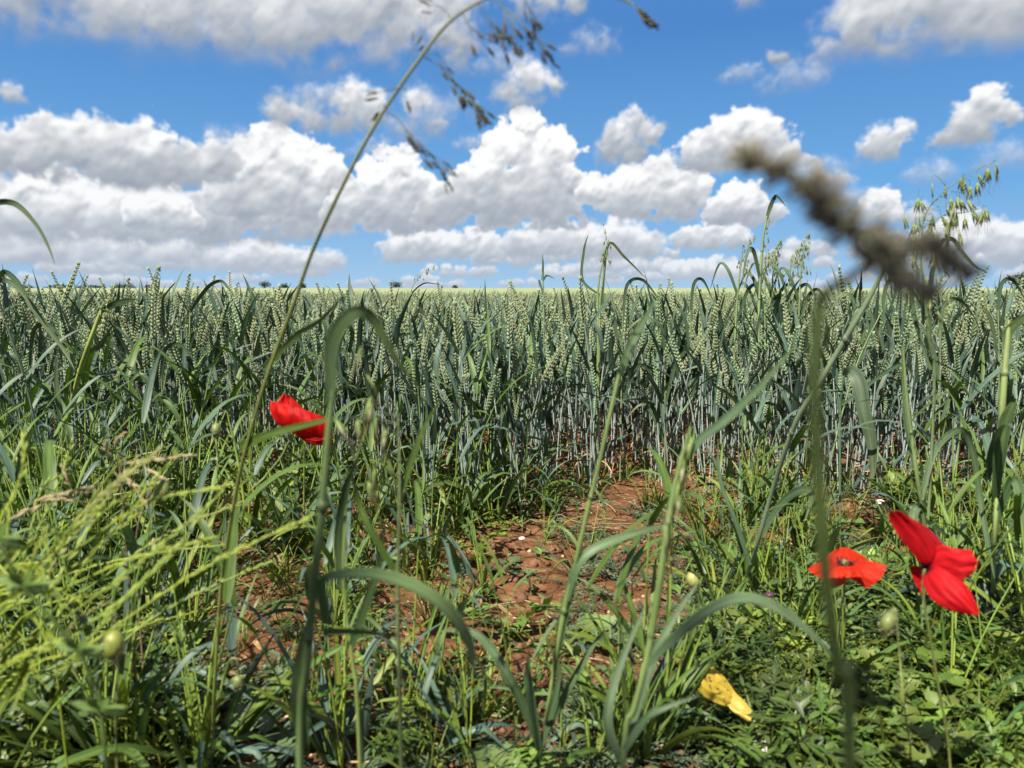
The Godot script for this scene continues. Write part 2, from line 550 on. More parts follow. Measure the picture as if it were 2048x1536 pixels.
func stripes(w: int, h: int, deep: float, rib: float, mottle: float) -> ImageTexture:
	var g := RandomNumberGenerator.new()
	g.seed = 91
	var nz := FastNoiseLite.new()
	nz.frequency = 0.05
	var im := Image.create(w, h, false, Image.FORMAT_RGB8)
	for x in w:
		var s := 1.0 - deep * g.randf()
		var mid := absf((x + 0.5) / w - 0.5)
		s += rib * maxf(0.0, 1.0 - mid * w * 0.4)
		for y in h:
			var k := clampf(s * (0.93 + mottle * nz.get_noise_2d(x * 1.5, y * 0.6)), 0.0, 1.0)
			im.set_pixel(x, y, Color(k, k, k))
	return ImageTexture.create_from_image(im)

func noise_tex(size: int, freq: float, oct: int, ramp: Array, sd: int) -> ImageTexture:
	var nz := FastNoiseLite.new()
	nz.seed = sd
	nz.frequency = freq
	nz.fractal_octaves = oct
	var src := nz.get_seamless_image(size, size, false, false, 0.1, true)
	var g := Gradient.new()
	g.offsets = PackedFloat32Array([])
	var off := PackedFloat32Array()
	var cs := PackedColorArray()
	for r in ramp:
		off.append(r[0]); cs.append(r[1])
	g.offsets = off
	g.colors = cs
	var im := Image.create(size, size, false, Image.FORMAT_RGB8)
	for y in size:
		for x in size:
			im.set_pixel(x, y, g.sample(src.get_pixel(x, y).r))
	return ImageTexture.create_from_image(im)

func sr(r: float, g: float, b: float) -> Color:
	return Color(r, g, b).linear_to_srgb()

func make_materials() -> void:
	var leafy := mat("leaf", 0.5, Color(0.34, 0.42, 0.13).linear_to_srgb() * 0.9)
	leafy.metallic_specular = 0.35
	leafy.albedo_texture = stripes(48, 96, 0.34, 0.16, 0.22)
	mat("stalk", 0.55, Color.BLACK)
	M.stalk.albedo_texture = stripes(16, 128, 0.12, 0.0, 0.2)
	mat("husk", 0.6, Color(0.25, 0.28, 0.1).linear_to_srgb())
	mat("herb", 0.5, Color(0.36, 0.46, 0.13).linear_to_srgb() * 0.9)
	M.herb.albedo_texture = noise_tex(128, 0.05, 4, [[0.0, Color(0.75, 0.78, 0.72)], [0.5, Color(0.93, 0.93, 0.93)], [1.0, Color(1, 1, 1)]], 4)
	mat("petal", 0.62, Color(1.0, 0.35, 0.2).linear_to_srgb() * 0.9, 0.3)
	M.petal.albedo_texture = stripes(96, 64, 0.3, 0.0, 0.14)
	mat("dry", 0.85, Color(0.3, 0.25, 0.15).linear_to_srgb())
	M.dry.albedo_texture = stripes(24, 96, 0.35, 0.0, 0.3)
	mat("stone", 0.9)
	mat("bark", 0.9)
	M.bark.albedo_texture = noise_tex(128, 0.04, 4, [[0.0, Color(0.5, 0.5, 0.5)], [1.0, Color(1, 1, 1)]], 14)
	var soil := StandardMaterial3D.new()
	soil.resource_name = "soil"
	soil.roughness = 0.95
	soil.metallic_specular = 0.25
	soil.albedo_texture = noise_tex(512, 0.02, 6, [[0.0, sr(0.048, 0.022, 0.011)], [0.42, sr(0.092, 0.043, 0.02)], [0.62, sr(0.13, 0.062, 0.03)], [0.8, sr(0.16, 0.085, 0.046)], [1.0, sr(0.36, 0.23, 0.15)]], 6)
	soil.uv1_triplanar = true
	soil.uv1_world_triplanar = true
	soil.uv1_scale = Vector3(1.7, 1.7, 1.7)
	soil.heightmap_enabled = true
	soil.heightmap_texture = noise_tex(512, 0.035, 6, [[0.0, Color.BLACK], [1.0, Color.WHITE]], 7)
	soil.heightmap_scale = 1.2
	M.soil = soil
	var crop := StandardMaterial3D.new()
	crop.resource_name = "far_crop"
	crop.roughness = 0.9
	crop.albedo_texture = noise_tex(512, 0.03, 5, [[0.0, sr(0.11, 0.145, 0.065)], [0.5, sr(0.17, 0.205, 0.095)], [1.0, sr(0.24, 0.27, 0.135)]], 12)
	crop.uv1_triplanar = true
	crop.uv1_world_triplanar = true
	crop.uv1_scale = Vector3(0.11, 0.11, 0.11)
	M.crop = crop

# base colours (linear)
const BLUEGREEN := Color(0.082, 0.136, 0.103)
const MIDGREEN := Color(0.09, 0.155, 0.032)
const SWARD := Color(0.10, 0.17, 0.056)
const LIME := Color(0.23, 0.30, 0.03)
const STALK := Color(0.285, 0.355, 0.345)
const EAR := Color(0.152, 0.225, 0.128)
const EARTIP := Color(0.22, 0.285, 0.17)
const STRAW := Color(0.42, 0.31, 0.16)
const TAN := Color(0.30, 0.165, 0.07)
const OAT := Color(0.12, 0.185, 0.045)

# ------------------------------------------------------------------ ground
func axis(lo: float, hi: float, step: float, reach: float) -> PackedFloat32Array:
	var a := PackedFloat32Array()
	var x := lo
	while x < hi:
		a.append(x); x += step
	var g := step
	while x < reach:
		a.append(x); g *= 1.25; x += g
	a.append(reach)
	var b := PackedFloat32Array()
	x = lo; g = step
	while x > -reach:
		g *= 1.25; x -= g
		b.append(maxf(x, -reach))
	b.reverse()
	b.append_array(a)
	return b

func make_ground() -> void:
	var xs := axis(-1.9, 1.9, 0.018, 2500.0)
	var zs := axis(-2.9, 0.2, 0.018, 2500.0)
	var b := MB.new()
	var w := xs.size()
	for z in zs:
		for x in xs:
			b.v.append(Vector3(x, land(x, z), z)); b.c.append(Color.WHITE); b.u.append(Vector2(x, z))
	for i in zs.size():
		for j in w:
			var a := b.v[i * w + mini(j + 1, w - 1)] - b.v[i * w + maxi(j - 1, 0)]
			var d := b.v[mini(i + 1, zs.size() - 1) * w + j] - b.v[maxi(i - 1, 0) * w + j]
			b.n.append(d.cross(a).normalized())
	for i in zs.size() - 1:
		for j in w - 1:
			var a := i * w + j
			b.ix.append_array([a, a + 1, a + w + 1, a, a + w + 1, a + w])
	var o := part("ground", b.mesh(M.soil), self)
	tag(o, "bare reddish brown soil of the field margin", "", "", "structure")

func scatter(called: String, label: String, category: String, mesh: Mesh, spots: Array) -> MultiMeshInstance3D:
	var mm := MultiMesh.new()
	mm.transform_format = MultiMesh.TRANSFORM_3D
	mm.use_colors = true
	mm.mesh = mesh
	mm.instance_count = spots.size()
	for i in spots.size():
		mm.set_instance_transform(i, spots[i][0])
		mm.set_instance_color(i, spots[i][1])
	var o := MultiMeshInstance3D.new()
	o.name = called
	o.multimesh = mm
	add_child(o, true)
	tag(o, label, category, "", "stuff")
	return o

func lay(p: Vector3, s: float, tilt := 0.3) -> Transform3D:
	return Transform3D(Basis.from_euler(Vector3(rnd(-tilt, tilt), rnd(0, TAU), rnd(-tilt, tilt))).scaled(Vector3.ONE * s), p)

func make_litter() -> void:
	var crumb := MB.new()
	crumb.blob(Vector3.ZERO, Vector3(0.5, 0.36, 0.44), 5, 7, Color.WHITE, 0.24, rng)
	var spots := []
	for i in 5200:
		var p := G(rnd(-100, 2150), 960.0 + 640.0 * pow(rng.randf(), 1.2))
		var s := 0.003 + 0.024 * pow(rng.randf(), 6.0)
		var k := rnd(0.7, 1.3)
		spots.append([lay(p + Vector3(0, s * 0.15, 0), s, 1.0), Color(0.11 * k, 0.053 * k, 0.027 * k)])
	scatter("soil_crumbs", "crumbs and small clods of brown soil lying on the margin", "soil", crumb.mesh(M.stone), spots)
	spots = []
	for i in 420:
		var p := G(rnd(-50, 2100), 960.0 + 600.0 * rng.randf())
		var s := 0.003 + 0.009 * pow(rng.randf(), 3.0)
		var k := rnd(0.75, 1.2)
		spots.append([lay(p + Vector3(0, s * 0.2, 0), s, 0.5), Color(0.34 * k, 0.24 * k, 0.155 * k)])
	scatter("pebbles", "small pale pebbles scattered on the brown soil", "pebbles", crumb.mesh(M.stone), spots)
	var straw := MB.new()
	straw.tube(cat([Vector3(-0.5, 0, 0), Vector3(-0.1, 0.03, 0.02), Vector3(0.2, 0.01, -0.03), Vector3(0.5, 0.03, 0.02)], 2), [0.016, 0.013, 0.012], 4, Color.WHITE)
	spots = []
	for i in 620:
		var near_edge := rng.randf() < 0.55
		var p := G(rnd(-50, 2100), rnd(965, 1060) if near_edge else rnd(1000, 1560))
		var k := rnd(0.55, 1.25)
		spots.append([lay(p + Vector3(0, 0.004, 0), rnd(0.03, 0.13), 0.18), Color(0.40 * k, 0.30 * k, 0.17 * k)])
	scatter("straw_litter", "dry straw and dead stalks strewn over the soil", "straw", straw.mesh(M.dry), spots)
	var shred := MB.new()
	blade(shred, Vector3.ZERO, Vector3(1, 0.25, 0), 1.0, 1.2, 0.09, 6, Color.WHITE, Color(0.8, 0.7, 0.6), 0.5, 0.4, 1.5)
	spots = []
	for i in 520:
		var p := G(rnd(-50, 2100), rnd(955, 1030) if rng.randf() < 0.6 else rnd(1000, 1500))
		var k := rnd(0.5, 1.2)
		spots.append([lay(p + Vector3(0, 0.006, 0), rnd(0.04, 0.11), 0.4), Color(0.34 * k, 0.22 * k, 0.11 * k)])
	scatter("dead_leaves", "shrivelled tan grass leaves lying at the foot of the crop", "dead leaves", shred.mesh(M.dry), spots)

# ------------------------------------------------------------------ wheat
func ear_mesh(length: float) -> MB:
	var b := MB.new()
	var turn := rnd(-0.25, 0.25)
	var ripe := Color(rnd(0.82, 1.2), rnd(0.88, 1.1), rnd(0.85, 1.1))
	var count := int(length / 0.0052)
	var lean := rnd(-0.05, 0.12)
	b.tube(PackedVector3Array([Vector3(0, -0.004, 0), Vector3(0, length * 0.5, 0), Vector3(lean * length, length, 0)]), [0.0016, 0.001], 4, EAR)
	for i in count:
		var f := float(i) / (count - 1)
		var s := 1.0 if i % 2 == 0 else -1.0
		var size := (0.72 + 0.34 * sin(PI * minf(1.0, f * 1.15 + 0.12))) * (1.0 - 0.18 * f)
		var a := turn * f * 2.0
		var side := Vector3(cos(a), 0, sin(a)) * s
		var front := Vector3(-sin(a), 0, cos(a))
		var p := Vector3(lean * length * f * f, f * (length - 0.008), 0)
		for k in [-1, 0, 1]:
			var dir: Vector3 = Vector3.UP + side * (0.5 if k == 0 else 0.36) + front * (0.5 * k)
			var col := tint(EAR * ripe, 0.16)
			b.husk(p + side * 0.0016 + front * 0.0016 * k, dir, (0.0125 if k == 0 else 0.0115) * size * rnd(0.92, 1.1), 0.0025 * size, 4, col, (EARTIP * ripe).lerp(col, rnd(0.0, 0.6)))
	for k in 5:
		b.husk(Vector3(lean * length, length - 0.01, 0), Vector3(rnd(-0.3, 0.3), 1, rnd(-0.3, 0.3)), 0.014, 0.002, 4, EAR, EARTIP)
	return b

# one wheat plant: parts [name, builder, material, transform]
func wheat_parts(tall: float) -> Array:
	var out := []
	var bow := Vector3(rnd(-0.035, 0.035), 0, rnd(-0.035, 0.035))
	var pts := [Vector3(0, -0.015, 0), Vector3(0, tall * 0.35, 0) + bow * 0.3, Vector3(0, tall * 0.7, 0) + bow * 0.75, Vector3(0, tall, 0) + bow * 1.5]
	var line := cat(pts, 3)
	var st := MB.new()
	st.tube(line, [0.0024, 0.0024, 0.0021, 0.0016], 5, tint(STALK, 0.14), tint(STALK.lerp(EAR, 0.25), 0.1))
	for f in [0.3, 0.62]:
		var q := line[int(f * (line.size() - 1))]
		st.blob(q, Vector3(0.0027, 0.004, 0.0027), 3, 5, tint(STALK * 0.75, 0.1), 0.0, rng)
	out.append(["stem", st, "stalk", Transform3D()])
	var d := (line[-1] - line[-2]).normalized()
	d = (d + Vector3(rnd(-0.34, 0.34), 0, rnd(-0.34, 0.34))).normalized()
	var xb := Vector3(1, 0, 0).rotated(Vector3.UP, rnd(0, TAU))
	xb = (xb - d * xb.dot(d)).normalized()
	out.append(["ear", ear_mesh(rnd(0.075, 0.13)), "husk", Transform3D(Basis(xb, d, xb.cross(d)), line[-1])])
	var az := rnd(0, TAU)
	for k in 4:
		if k == 2 and rng.randf() < 0.5: continue
		var f: float = [0.93, 0.7, 0.46, 0.24][k] + rnd(-0.05, 0.05)
		az += PI + rnd(-0.7, 0.7)
		var q := line[clampi(int(f * (line.size() - 1)), 0, line.size() - 1)]
		var l := MB.new()
		var dead := k == 3 and rng.randf() < 0.8
		var up := rnd(1.8, 6.0) if k == 0 else rnd(1.0, 3.2)
		var col := tint(BLUEGREEN, 0.22)
		if dead:
			blade(l, q, Vector3(cos(az), 0.4, sin(az)), rnd(0.06, 0.12), 3.5, 0.006, 6, tint(STRAW, 0.25), tint(TAN, 0.3), 0.6, -1.0, rnd(-2.0, 2.0))
		else:
			blade(l, q, Vector3(cos(az), up, sin(az)), rnd(0.13, 0.22), rnd(0.1, 1.0) if k == 0 else rnd(0.2, 1.9), rnd(0.012, 0.019), 8, col, tint(col, 0.15), rnd(0.15, 0.4), rnd(0.35, 0.65) if rng.randf() < 0.3 else -1.0, rnd(-1.3, 1.3))
		out.append(["leaf" if not dead else "dry_leaf", l, "dry" if dead else "leaf", Transform3D()])
	return out

func edge_depth(x: float) -> float:
	var e := 2.06
	e -= 0.30 * exp(-pow((x + 0.06) / 0.26, 2.0))
	e -= 0.10 * exp(-pow((x - 1.0) / 0.25, 2.0))
	return e + 0.05 * sin(x * 7.0) + 0.03 * sin(x * 17.0 + 1.0)

func make_wheat() -> void:
	var kinds := []
	for k in 12:
		kinds.append(wheat_parts(rnd(0.33, 0.42)))
	var protos := []
	var joined := []
	var bare := []
	for k in kinds.size():
		var all := {}
		var root := Node3D.new()
		root.name = "wheat_plant"
		tag(root, "green wheat plant on a pale stem in the front rows of the crop", "wheat", "wheat plants along the crop edge")
		for q in kinds[k]:
			var o := part(q[0], q[1].mesh(M[q[2]]), root)
			o.transform = q[3]
			if not all.has(q[2]): all[q[2]] = MB.new()
			all[q[2]].add(q[1], q[3])
		var am := ArrayMesh.new()
		for m in all:
			all[m].mesh(M[m], am)
		protos.append(root)
		joined.append(am)
		# the same plant without its flag leaf, for the even canopy farther in
		var plain := {}
		for i in kinds[k].size():
			if i == 2: continue
			var q: Array = kinds[k][i]
			if not plain.has(q[2]): plain[q[2]] = MB.new()
			plain[q[2]].add(q[1], q[3])
		var pm := ArrayMesh.new()
		for m in plain:
			plain[m].mesh(M[m], pm)
		bare.append(pm)
	# places: dense by the edge, thinner where only the ears can be seen
	var near := []
	var far := []
	var band := [[1.6, 2.6, 430.0], [2.6, 3.0, 330.0], [3.0, 4.5, 300.0], [4.5, 8.0, 210.0], [8.0, 14.0, 70.0], [14.0, 24.0, 26.0]]
	for q in band:
		var wide: float = 0.78 * q[1] + 0.5
		var n := int(2.0 * wide * (q[1] - q[0]) * q[2])
		for i in n:
			var x := rnd(-wide, wide)
			var z := rnd(q[0], q[1])
			if absf(x) > 0.78 * z + 0.5 or z < edge_depth(x) or (z < 3.2 and x > 0.22 and x < 0.4 and z < 2.2):
				continue
			# drilled in rows
			x = snappedf(x + z * 0.06, 0.115) - z * 0.06 + rnd(-0.028, 0.028)
			var s := rnd(0.88, 1.13) * (rnd(0.58, 0.98) if z < edge_depth(x) + 0.5 and rng.randf() < 0.75 else rnd(0.9, 1.05))
			if z > 4.0: s = rnd(0.9, 1.04)
			if x > 1.1 and z < 3.4: s *= 1.07
			if x < -1.0 and z < 3.4: s *= 1.06
			if rng.randf() < 0.06 and z < 4.5: s *= rnd(1.06, 1.16)
			var tilt := 0.07 if z > edge_depth(x) + 0.2 else 0.13
			var t := Transform3D(Basis.from_euler(Vector3(rnd(-tilt, tilt), rnd(0, TAU), rnd(-tilt, tilt))).scaled(Vector3(s, s, s)), Vector3(x, land(x, -z), -z))
			near.append([z, t, rng.randi() % kinds.size()])
	near.sort_custom(func(a, b): return a[0] < b[0])
	var own := 0
	for q in near:
		var p: Vector3 = q[1].origin
		if own < 300 and absf(p.x) < 0.70 * q[0]:
			var low: bool = q[1].basis.get_scale().y < 0.78
			var where := "where the crop juts towards bare soil" if absf(p.x + 0.06) < 0.34 else "in the front rows behind the poppies" if p.x > 0.0 else "in the front rows behind the thick grass"
			copy(protos[q[2]], q[1], ("short wheat plant with a low ear " if low else "full-grown wheat plant with a raised green ear ") + where, ("short" if low else "full-grown") + " wheat plants " + where)
			own += 1
		else:
			far.append(q)
	for p in protos: p.free()
	var crop := Node3D.new()
	crop.name = "wheat_crop"
	add_child(crop)
	tag(crop, "dense standing wheat crop with pale green ears behind the front rows", "wheat", "", "stuff")
	for n in kinds.size() * 2:
		var k := n / 2
		var deep := n % 2 == 1
		var ts := far.filter(func(a): return a[2] == k and (a[0] > 3.6) == deep)
		var mm := MultiMesh.new()
		mm.transform_format = MultiMesh.TRANSFORM_3D
		mm.use_colors = true
		mm.mesh = bare[k] if deep else joined[k]
		mm.instance_count = ts.size()
		for i in ts.size():
			mm.set_instance_transform(i, ts[i][1])
			var g := rnd(0.85, 1.15)
			mm.set_instance_color(i, Color(g * rnd(0.95, 1.08), g, g * rnd(0.9, 1.05)))
		var o := MultiMeshInstance3D.new()
		o.name = "wheat_stand"
		o.multimesh = mm
		o.set_meta("kind", "stuff")
		crop.add_child(o, true)
	print("wheat ", near.size())
	# the closed canopy farther off
	var b := MB.new()
	var zs := [20.0]
	while zs[-1] < 900.0: zs.append(zs[-1] * 1.12 + 0.4)
	var nx := 60
	for i in zs.size():
		for j in nx + 1:
			var x: float = (float(j) / nx * 2.0 - 1.0) * (zs[i] * 1.6 + 20.0)
			b.v.append(Vector3(x, 0.47 + rnd(-0.02, 0.02) + (0.0 if i > 0 else -0.4) + smoothstep(60.0, 700.0, zs[i]) * 0.9, -zs[i]))
			b.n.append(Vector3.UP); b.c.append(Color.WHITE); b.u.append(Vector2.ZERO)
	for i in zs.size() - 1:
		for j in nx:
			var a := i * (nx + 1) + j
			b.ix.append_array([a, a + nx + 1, a + nx + 2, a, a + nx + 2, a + 1])
	var o := part("wheat_canopy", b.mesh(M.crop), self)
	tag(o, "far pale green wheat field running to the horizon", "wheat field", "", "stuff")

# ------------------------------------------------------------------ tall grasses
func W(list: Array) -> Array:
	var out := []
	for q in list:
		out.append(q if q is Vector3 else P(q[0], q[1], q[2]))
	return out

func stem_part(root: Node3D, called: String, pts: Array, rad: Array, col: Color, col2: Color, kind := "stalk", k := 7, per := 4) -> MeshInstance3D:
	var b := MB.new()
	b.tube(cat(pts, per), rad, k, col, col2)
	var o := part(called, b.mesh(M[kind]), root)
	if root.get_parent() == self: o.position = -root.position
	return o

func leaf_part(root: Node3D, pts: Array, w: Array, col: Color, col2: Color, roll0 := 0.0, roll1 := 0.0, fold := 0.22, called := "leaf", kind := "leaf") -> MeshInstance3D:
	var line := cat(pts, 6)
	var mid: Vector3 = pts[pts.size() / 2]
	var face := (Vector3(0, H + 0.25, 0.0) - mid).normalized()
	var b := MB.new()
	b.ribbon(line, sides(line, face, roll0, roll1), w, fold, col, col2)
	var o := part(called, b.mesh(M[kind]), root)
	if root.get_parent() == self: o.position = -root.position
	return o

# a grass with a jointed stem and the leaves listed as [points, widths in mm, roll at base, roll at tip]
func tall_grass(called: String, label: String, category: String, base: Vector3, stem: Array, mm: Array, leaves: Array, col: Color, stem_col: Color, group := "") -> Node3D:
	var root := thing(called, label, category, base, group)
	var pts := [base - Vector3(0, 0.01, 0)] + W(stem)
	var rad := []
	for r in mm: rad.append(r * 0.0005)
	stem_part(root, "stem", pts, rad, tint(stem_col, 0.08), tint(stem_col, 0.08))
	var line := cat(pts, 6)
	for f in [0.42, 0.7]:
		var q := line[int(f * (line.size() - 1))]
		var r: float = lerpf(rad[int(f * (rad.size() - 1))], rad[-1], 0.2) * 1.35
		var nb := MB.new()
		nb.blob(q, Vector3(r, r * 1.6, r), 4, 8, stem_col * 0.6, 0.03, rng)
		part("node", nb.mesh(M.stalk), root).position = -root.position
	for l in leaves:
		var w := []
		for x in l[1]: w.append(x * 0.0009)
		leaf_part(root, W(l[0]), w, tint(col, 0.12), tint(col, 0.1).lerp(Color(0.2, 0.2, 0.06), rnd(0.05, 0.4)), l[2] if l.size() > 2 else 0.0, l[3] if l.size() > 3 else 0.0)
	return root

var oat_meshes := []
var seed_meshes := []

func make_spikelets() -> void:
	for k in 4:
		var b := MB.new()
		var open := rnd(0.1, 0.2)
		for s in [-1.0, 1.0]:
			b.husk(Vector3.ZERO, Vector3(open * s, -1, rnd(-0.05, 0.05)), rnd(0.024, 0.028), 0.0020, 6, tint(OAT, 0.15), tint(Color(0.22, 0.28, 0.095), 0.2), 0.6)
		b.husk(Vector3(0, -0.004, 0), Vector3(rnd(-0.05, 0.05), -1, 0.03), 0.021, 0.0016, 5, Color(0.42, 0.42, 0.24), Color(0.62, 0.6, 0.45), 0.7)
		for s in 2:
			var d := Vector3(rnd(-0.35, 0.35), -1, rnd(-0.3, 0.3))
			b.tube(PackedVector3Array([Vector3(0, -0.012, 0), Vector3(0, -0.02, 0) + d * 0.006, Vector3(0, -0.02, 0) + d * 0.024]), [0.00035, 0.00012], 3, Color(0.2, 0.17, 0.07))
		oat_meshes.append(b.mesh(M.husk))
	for k in 3:
		var b := MB.new()
		for i in 4:
			var s := 1.0 if i % 2 else -1.0
			b.husk(Vector3(0, -0.0022 * i, 0), Vector3(0.22 * s, -1, rnd(-0.12, 0.12)), 0.0072, 0.0013, 5, tint(Color(0.055, 0.058, 0.03), 0.2), tint(Color(0.07, 0.055, 0.04), 0.2), 0.7)
		seed_meshes.append(b.mesh(M.husk))

func hang(root: Node3D, mesh: Mesh, at: Vector3, dir: Vector3, s: float, called := "spikelet") -> void:
	var o := part(called, mesh, root)
	var y := -dir.normalized()
	var x := Vector3(1, 0, 0).rotated(Vector3.UP, rnd(0, TAU))
	x = (x - y * x.dot(y)).normalized()
	o.transform = Transform3D(Basis(x, y, x.cross(y)) * s, at)

# an open oat panicle on its axis: thin branches each ending in hanging spikelets (sub-parts of the panicle)
func oat_panicle(root: Node3D, axis_pts: Array, branches: int, reach: float, size: float, lean: Vector3, col: Color) -> void:
	var line := cat(axis_pts, 6)
	var b := MB.new()
	b.tube(line, [0.0011, 0.0006, 0.0003], 5, col)
	var ends := []
	for i in branches:
		var f := lerpf(0.08, 1.0, float(i) / (branches - 1))
		var p := line[int(f * (line.size() - 1))]
		var d := (Vector3(rnd(-1, 1), rnd(0.1, 0.6), rnd(-1, 1)) + lean).normalized()
		var r := reach * rnd(0.4, 1.0) * (1.15 - f)
		if f > 0.97: r = reach * 0.1
		var q := p + d * r
		var e := q + Vector3(d.x * 0.2, -0.6, d.z * 0.2) * r * 0.5
		b.tube(PackedVector3Array([p, p.lerp(q, 0.6) + Vector3(0, r * 0.1, 0), q, e]), [0.00045, 0.00028], 3, col)
		ends.append(e)
		if r > reach * 0.5 and rng.randf() < 0.7: ends.append(q.lerp(p, 0.3) + Vector3(0, -0.004, 0))
	var o := part("panicle", b.mesh(M.stalk), root)
	o.position = -root.position
	for e in ends:
		hang(o, oat_meshes[rng.randi() % 4], e, Vector3(rnd(-0.25, 0.3) + lean.x * 0.3, -1, rnd(-0.2, 0.2)), size * rnd(0.85, 1.1))

func make_tall_grasses() -> void:
	make_spikelets()
	var dark := Color(0.085, 0.115, 0.055)
	# the nodding grass with brown spikelets that crosses the sky
	var base := Vector3(G(424, 1530).x, 0.0, G(424, 1530).z)
	var root := thing("meadow_grass", "tall bent grass stem with a nodding panicle of brown spikelets against the clouds", "grass", base)
	stem_part(root, "stem", [base] + W([[428, 1400, 0.80], [440, 1200, 0.76], [455, 1080, 0.73], [478, 955, 0.70], [497, 880, 0.68], [522, 790, 0.66], [556, 690, 0.64], [590, 600, 0.62], [622, 510, 0.60], [662, 420, 0.575], [722, 300, 0.555], [780, 203, 0.54], [832, 128, 0.53], [895, 48, 0.52], [958, 4, 0.515], [1040, -28, 0.51], [1150, -22, 0.51], [1235, -4, 0.51], [1268, 10, 0.51]]), [0.0019, 0.0018, 0.0015, 0.0011, 0.0006], Color(0.17, 0.21, 0.04), Color(0.15, 0.17, 0.09))
	leaf_part(root, W([[480, 893, 0.69], [530, 872, 0.67], [590, 855, 0.65], [660, 838, 0.63]]), [0.0085, 0.0075, 0.006, 0.003], MIDGREEN * 1.1, MIDGREEN, 0.5, 0.3)
	leaf_part(root, W([[530, 735, 0.655], [590, 672, 0.67], [640, 640, 0.69], [690, 588, 0.70]]), [0.0065, 0.0055, 0.004, 0.001], MIDGREEN, MIDGREEN, 0.4, 0.9)
	for q in [
		[[[845, 112, .53], [880, 132, .53], [912, 165, .53], [937, 190, .53], [958, 218, .53]], 12],
		[[[770, 222, .54], [795, 236, .54], [815, 262, .54], [845, 292, .54], [872, 318, .54], [885, 345, .54]], 12],
		[[[955, 5, .515], [980, 42, .515], [1003, 76, .515]], 6], [[[975, -4, .515], [1025, 30, .51], [1060, 62, .51], [1088, 90, .51]], 9],
		[[[1000, -15, .51], [1015, 30, .51], [1035, 75, .51]], 6], [[[925, 25, .517], [945, 60, .517], [978, 68, .517]], 4],
		[[[800, 176, .535], [783, 179, .53], [775, 178, .53]], 2], [[[803, 172, .535], [813, 183, .535]], 1], [[[825, 138, .53], [822, 115, .535], [826, 92, .54]], 2],
		[[[905, 40, .52], [890, 22, .52], [880, 12, .52]], 2], [[[1240, -8, .51], [1262, 5, .51], [1282, 18, .51]], 4], [[[775, 218, .54], [765, 208, .54], [757, 214, .54]], 1],
		[[[1040, -25, .51], [1055, 10, .51], [1063, 22, .51]], 4], [[[850, 110, .53], [868, 105, .53], [888, 122, .53]], 2]]:
		var pts := W(q[0])
		var br := stem_part(root, "branch", pts, [0.0004, 0.00022], dark, dark, "stalk", 4, 3)
		var line := cat(pts, 8)
		for i in int(q[1] * 1.6):
			var f := lerpf(0.3 if q[1] > 2 else 0.75, 1.0, float(i + 1) / int(q[1] * 1.6))
			var k := int(f * (line.size() - 1))
			var t := (line[k] - line[maxi(k - 4, 0)]).normalized()
			var side := Vector3(rnd(-0.4, 0.4), rnd(-0.6, 0.05), rnd(-0.4, 0.4))
			var e := line[k] + side * 0.012 + t * 0.004
			part("pedicel", MB_tube([line[k], e], [0.0002, 0.00015], dark), br)
			hang(br, seed_meshes[rng.randi() % 3], e, t * 1.2 + side, rnd(0.62, 0.85))
	# hooked leaf grass left of the poppy
	base = Vector3(P(585, 1536, 0.52).x, 0.0, P(585, 1536, 0.52).z)
	tall_grass("broad_grass", "stout grass whose top leaf hooks over beside the drooping poppy", "grass", base,
		[[600, 1500, 0.50], [612, 1350, 0.485], [625, 1200, 0.475], [642, 1040, 0.465], [656, 880, 0.46], [667, 780, 0.455]], [5, 6, 6, 5, 3.5],
		[[[[664, 800, 0.455], [660, 720, 0.452], [672, 665, 0.45], [700, 630, 0.45], [728, 624, 0.455], [752, 645, 0.46], [778, 692, 0.465], [806, 735, 0.47], [845, 782, 0.475]], [6, 9.5, 10, 9.5, 8, 8, 6.5, 4, 0.5], 0.15, 1.1],
		[[[655, 1250, 0.475], [648, 1168, 0.47], [690, 1150, 0.468], [760, 1152, 0.466], [830, 1175, 0.464], [895, 1220, 0.46], [935, 1280, 0.455], [950, 1350, 0.45]], [8, 11, 12, 12.5, 12, 11, 8, 1], -0.7, -0.2],
		[[[640, 1262, 0.47], [590, 1258, 0.46], [550, 1264, 0.455], [510, 1276, 0.45]], [6, 5.5, 4, 0.5], 0.9, 0.9],
		[[[645, 1262, 0.475], [700, 1262, 0.48], [750, 1266, 0.485], [800, 1272, 0.49]], [6, 5, 3.5, 0.5], 0.9, 0.9],
		[[[606, 1490, 0.5], [598, 1400, 0.49], [600, 1330, 0.485], [612, 1250, 0.48]], [9, 13, 11, 4], 0.0, 0.3]],
		Color(0.10, 0.175, 0.075), Color(0.115, 0.18, 0.065))
	base = Vector3(P(722, 1530, 0.62).x, 0.0, P(722, 1530, 0.62).z)
	tall_grass("jointed_grass", "thin yellowish jointed grass stem rising behind the arching leaf", "grass", base,
		[[716, 1430, 0.62], [706, 1330, 0.62], [688, 1180, 0.62], [690, 1050, 0.62], [700, 960, 0.62], [735, 850, 0.62]], [3.2, 3.4, 2.6, 2, 1],
		[[[[686, 1180, .62], [676, 1080, .62], [690, 980, .61], [722, 900, .60]], [7, 9, 7, 1], 0.2, 0.6], [[[700, 1300, .62], [735, 1200, .61], [760, 1120, .60], [765, 1040, .59]], [7, 8, 6, 1], 0.2, 0.4]],
		Color(0.08, 0.14, 0.055), Color(0.15, 0.21, 0.05))
	base = Vector3(P(800, 1536, 0.6).x, 0.0, P(800, 1536, 0.6).z)
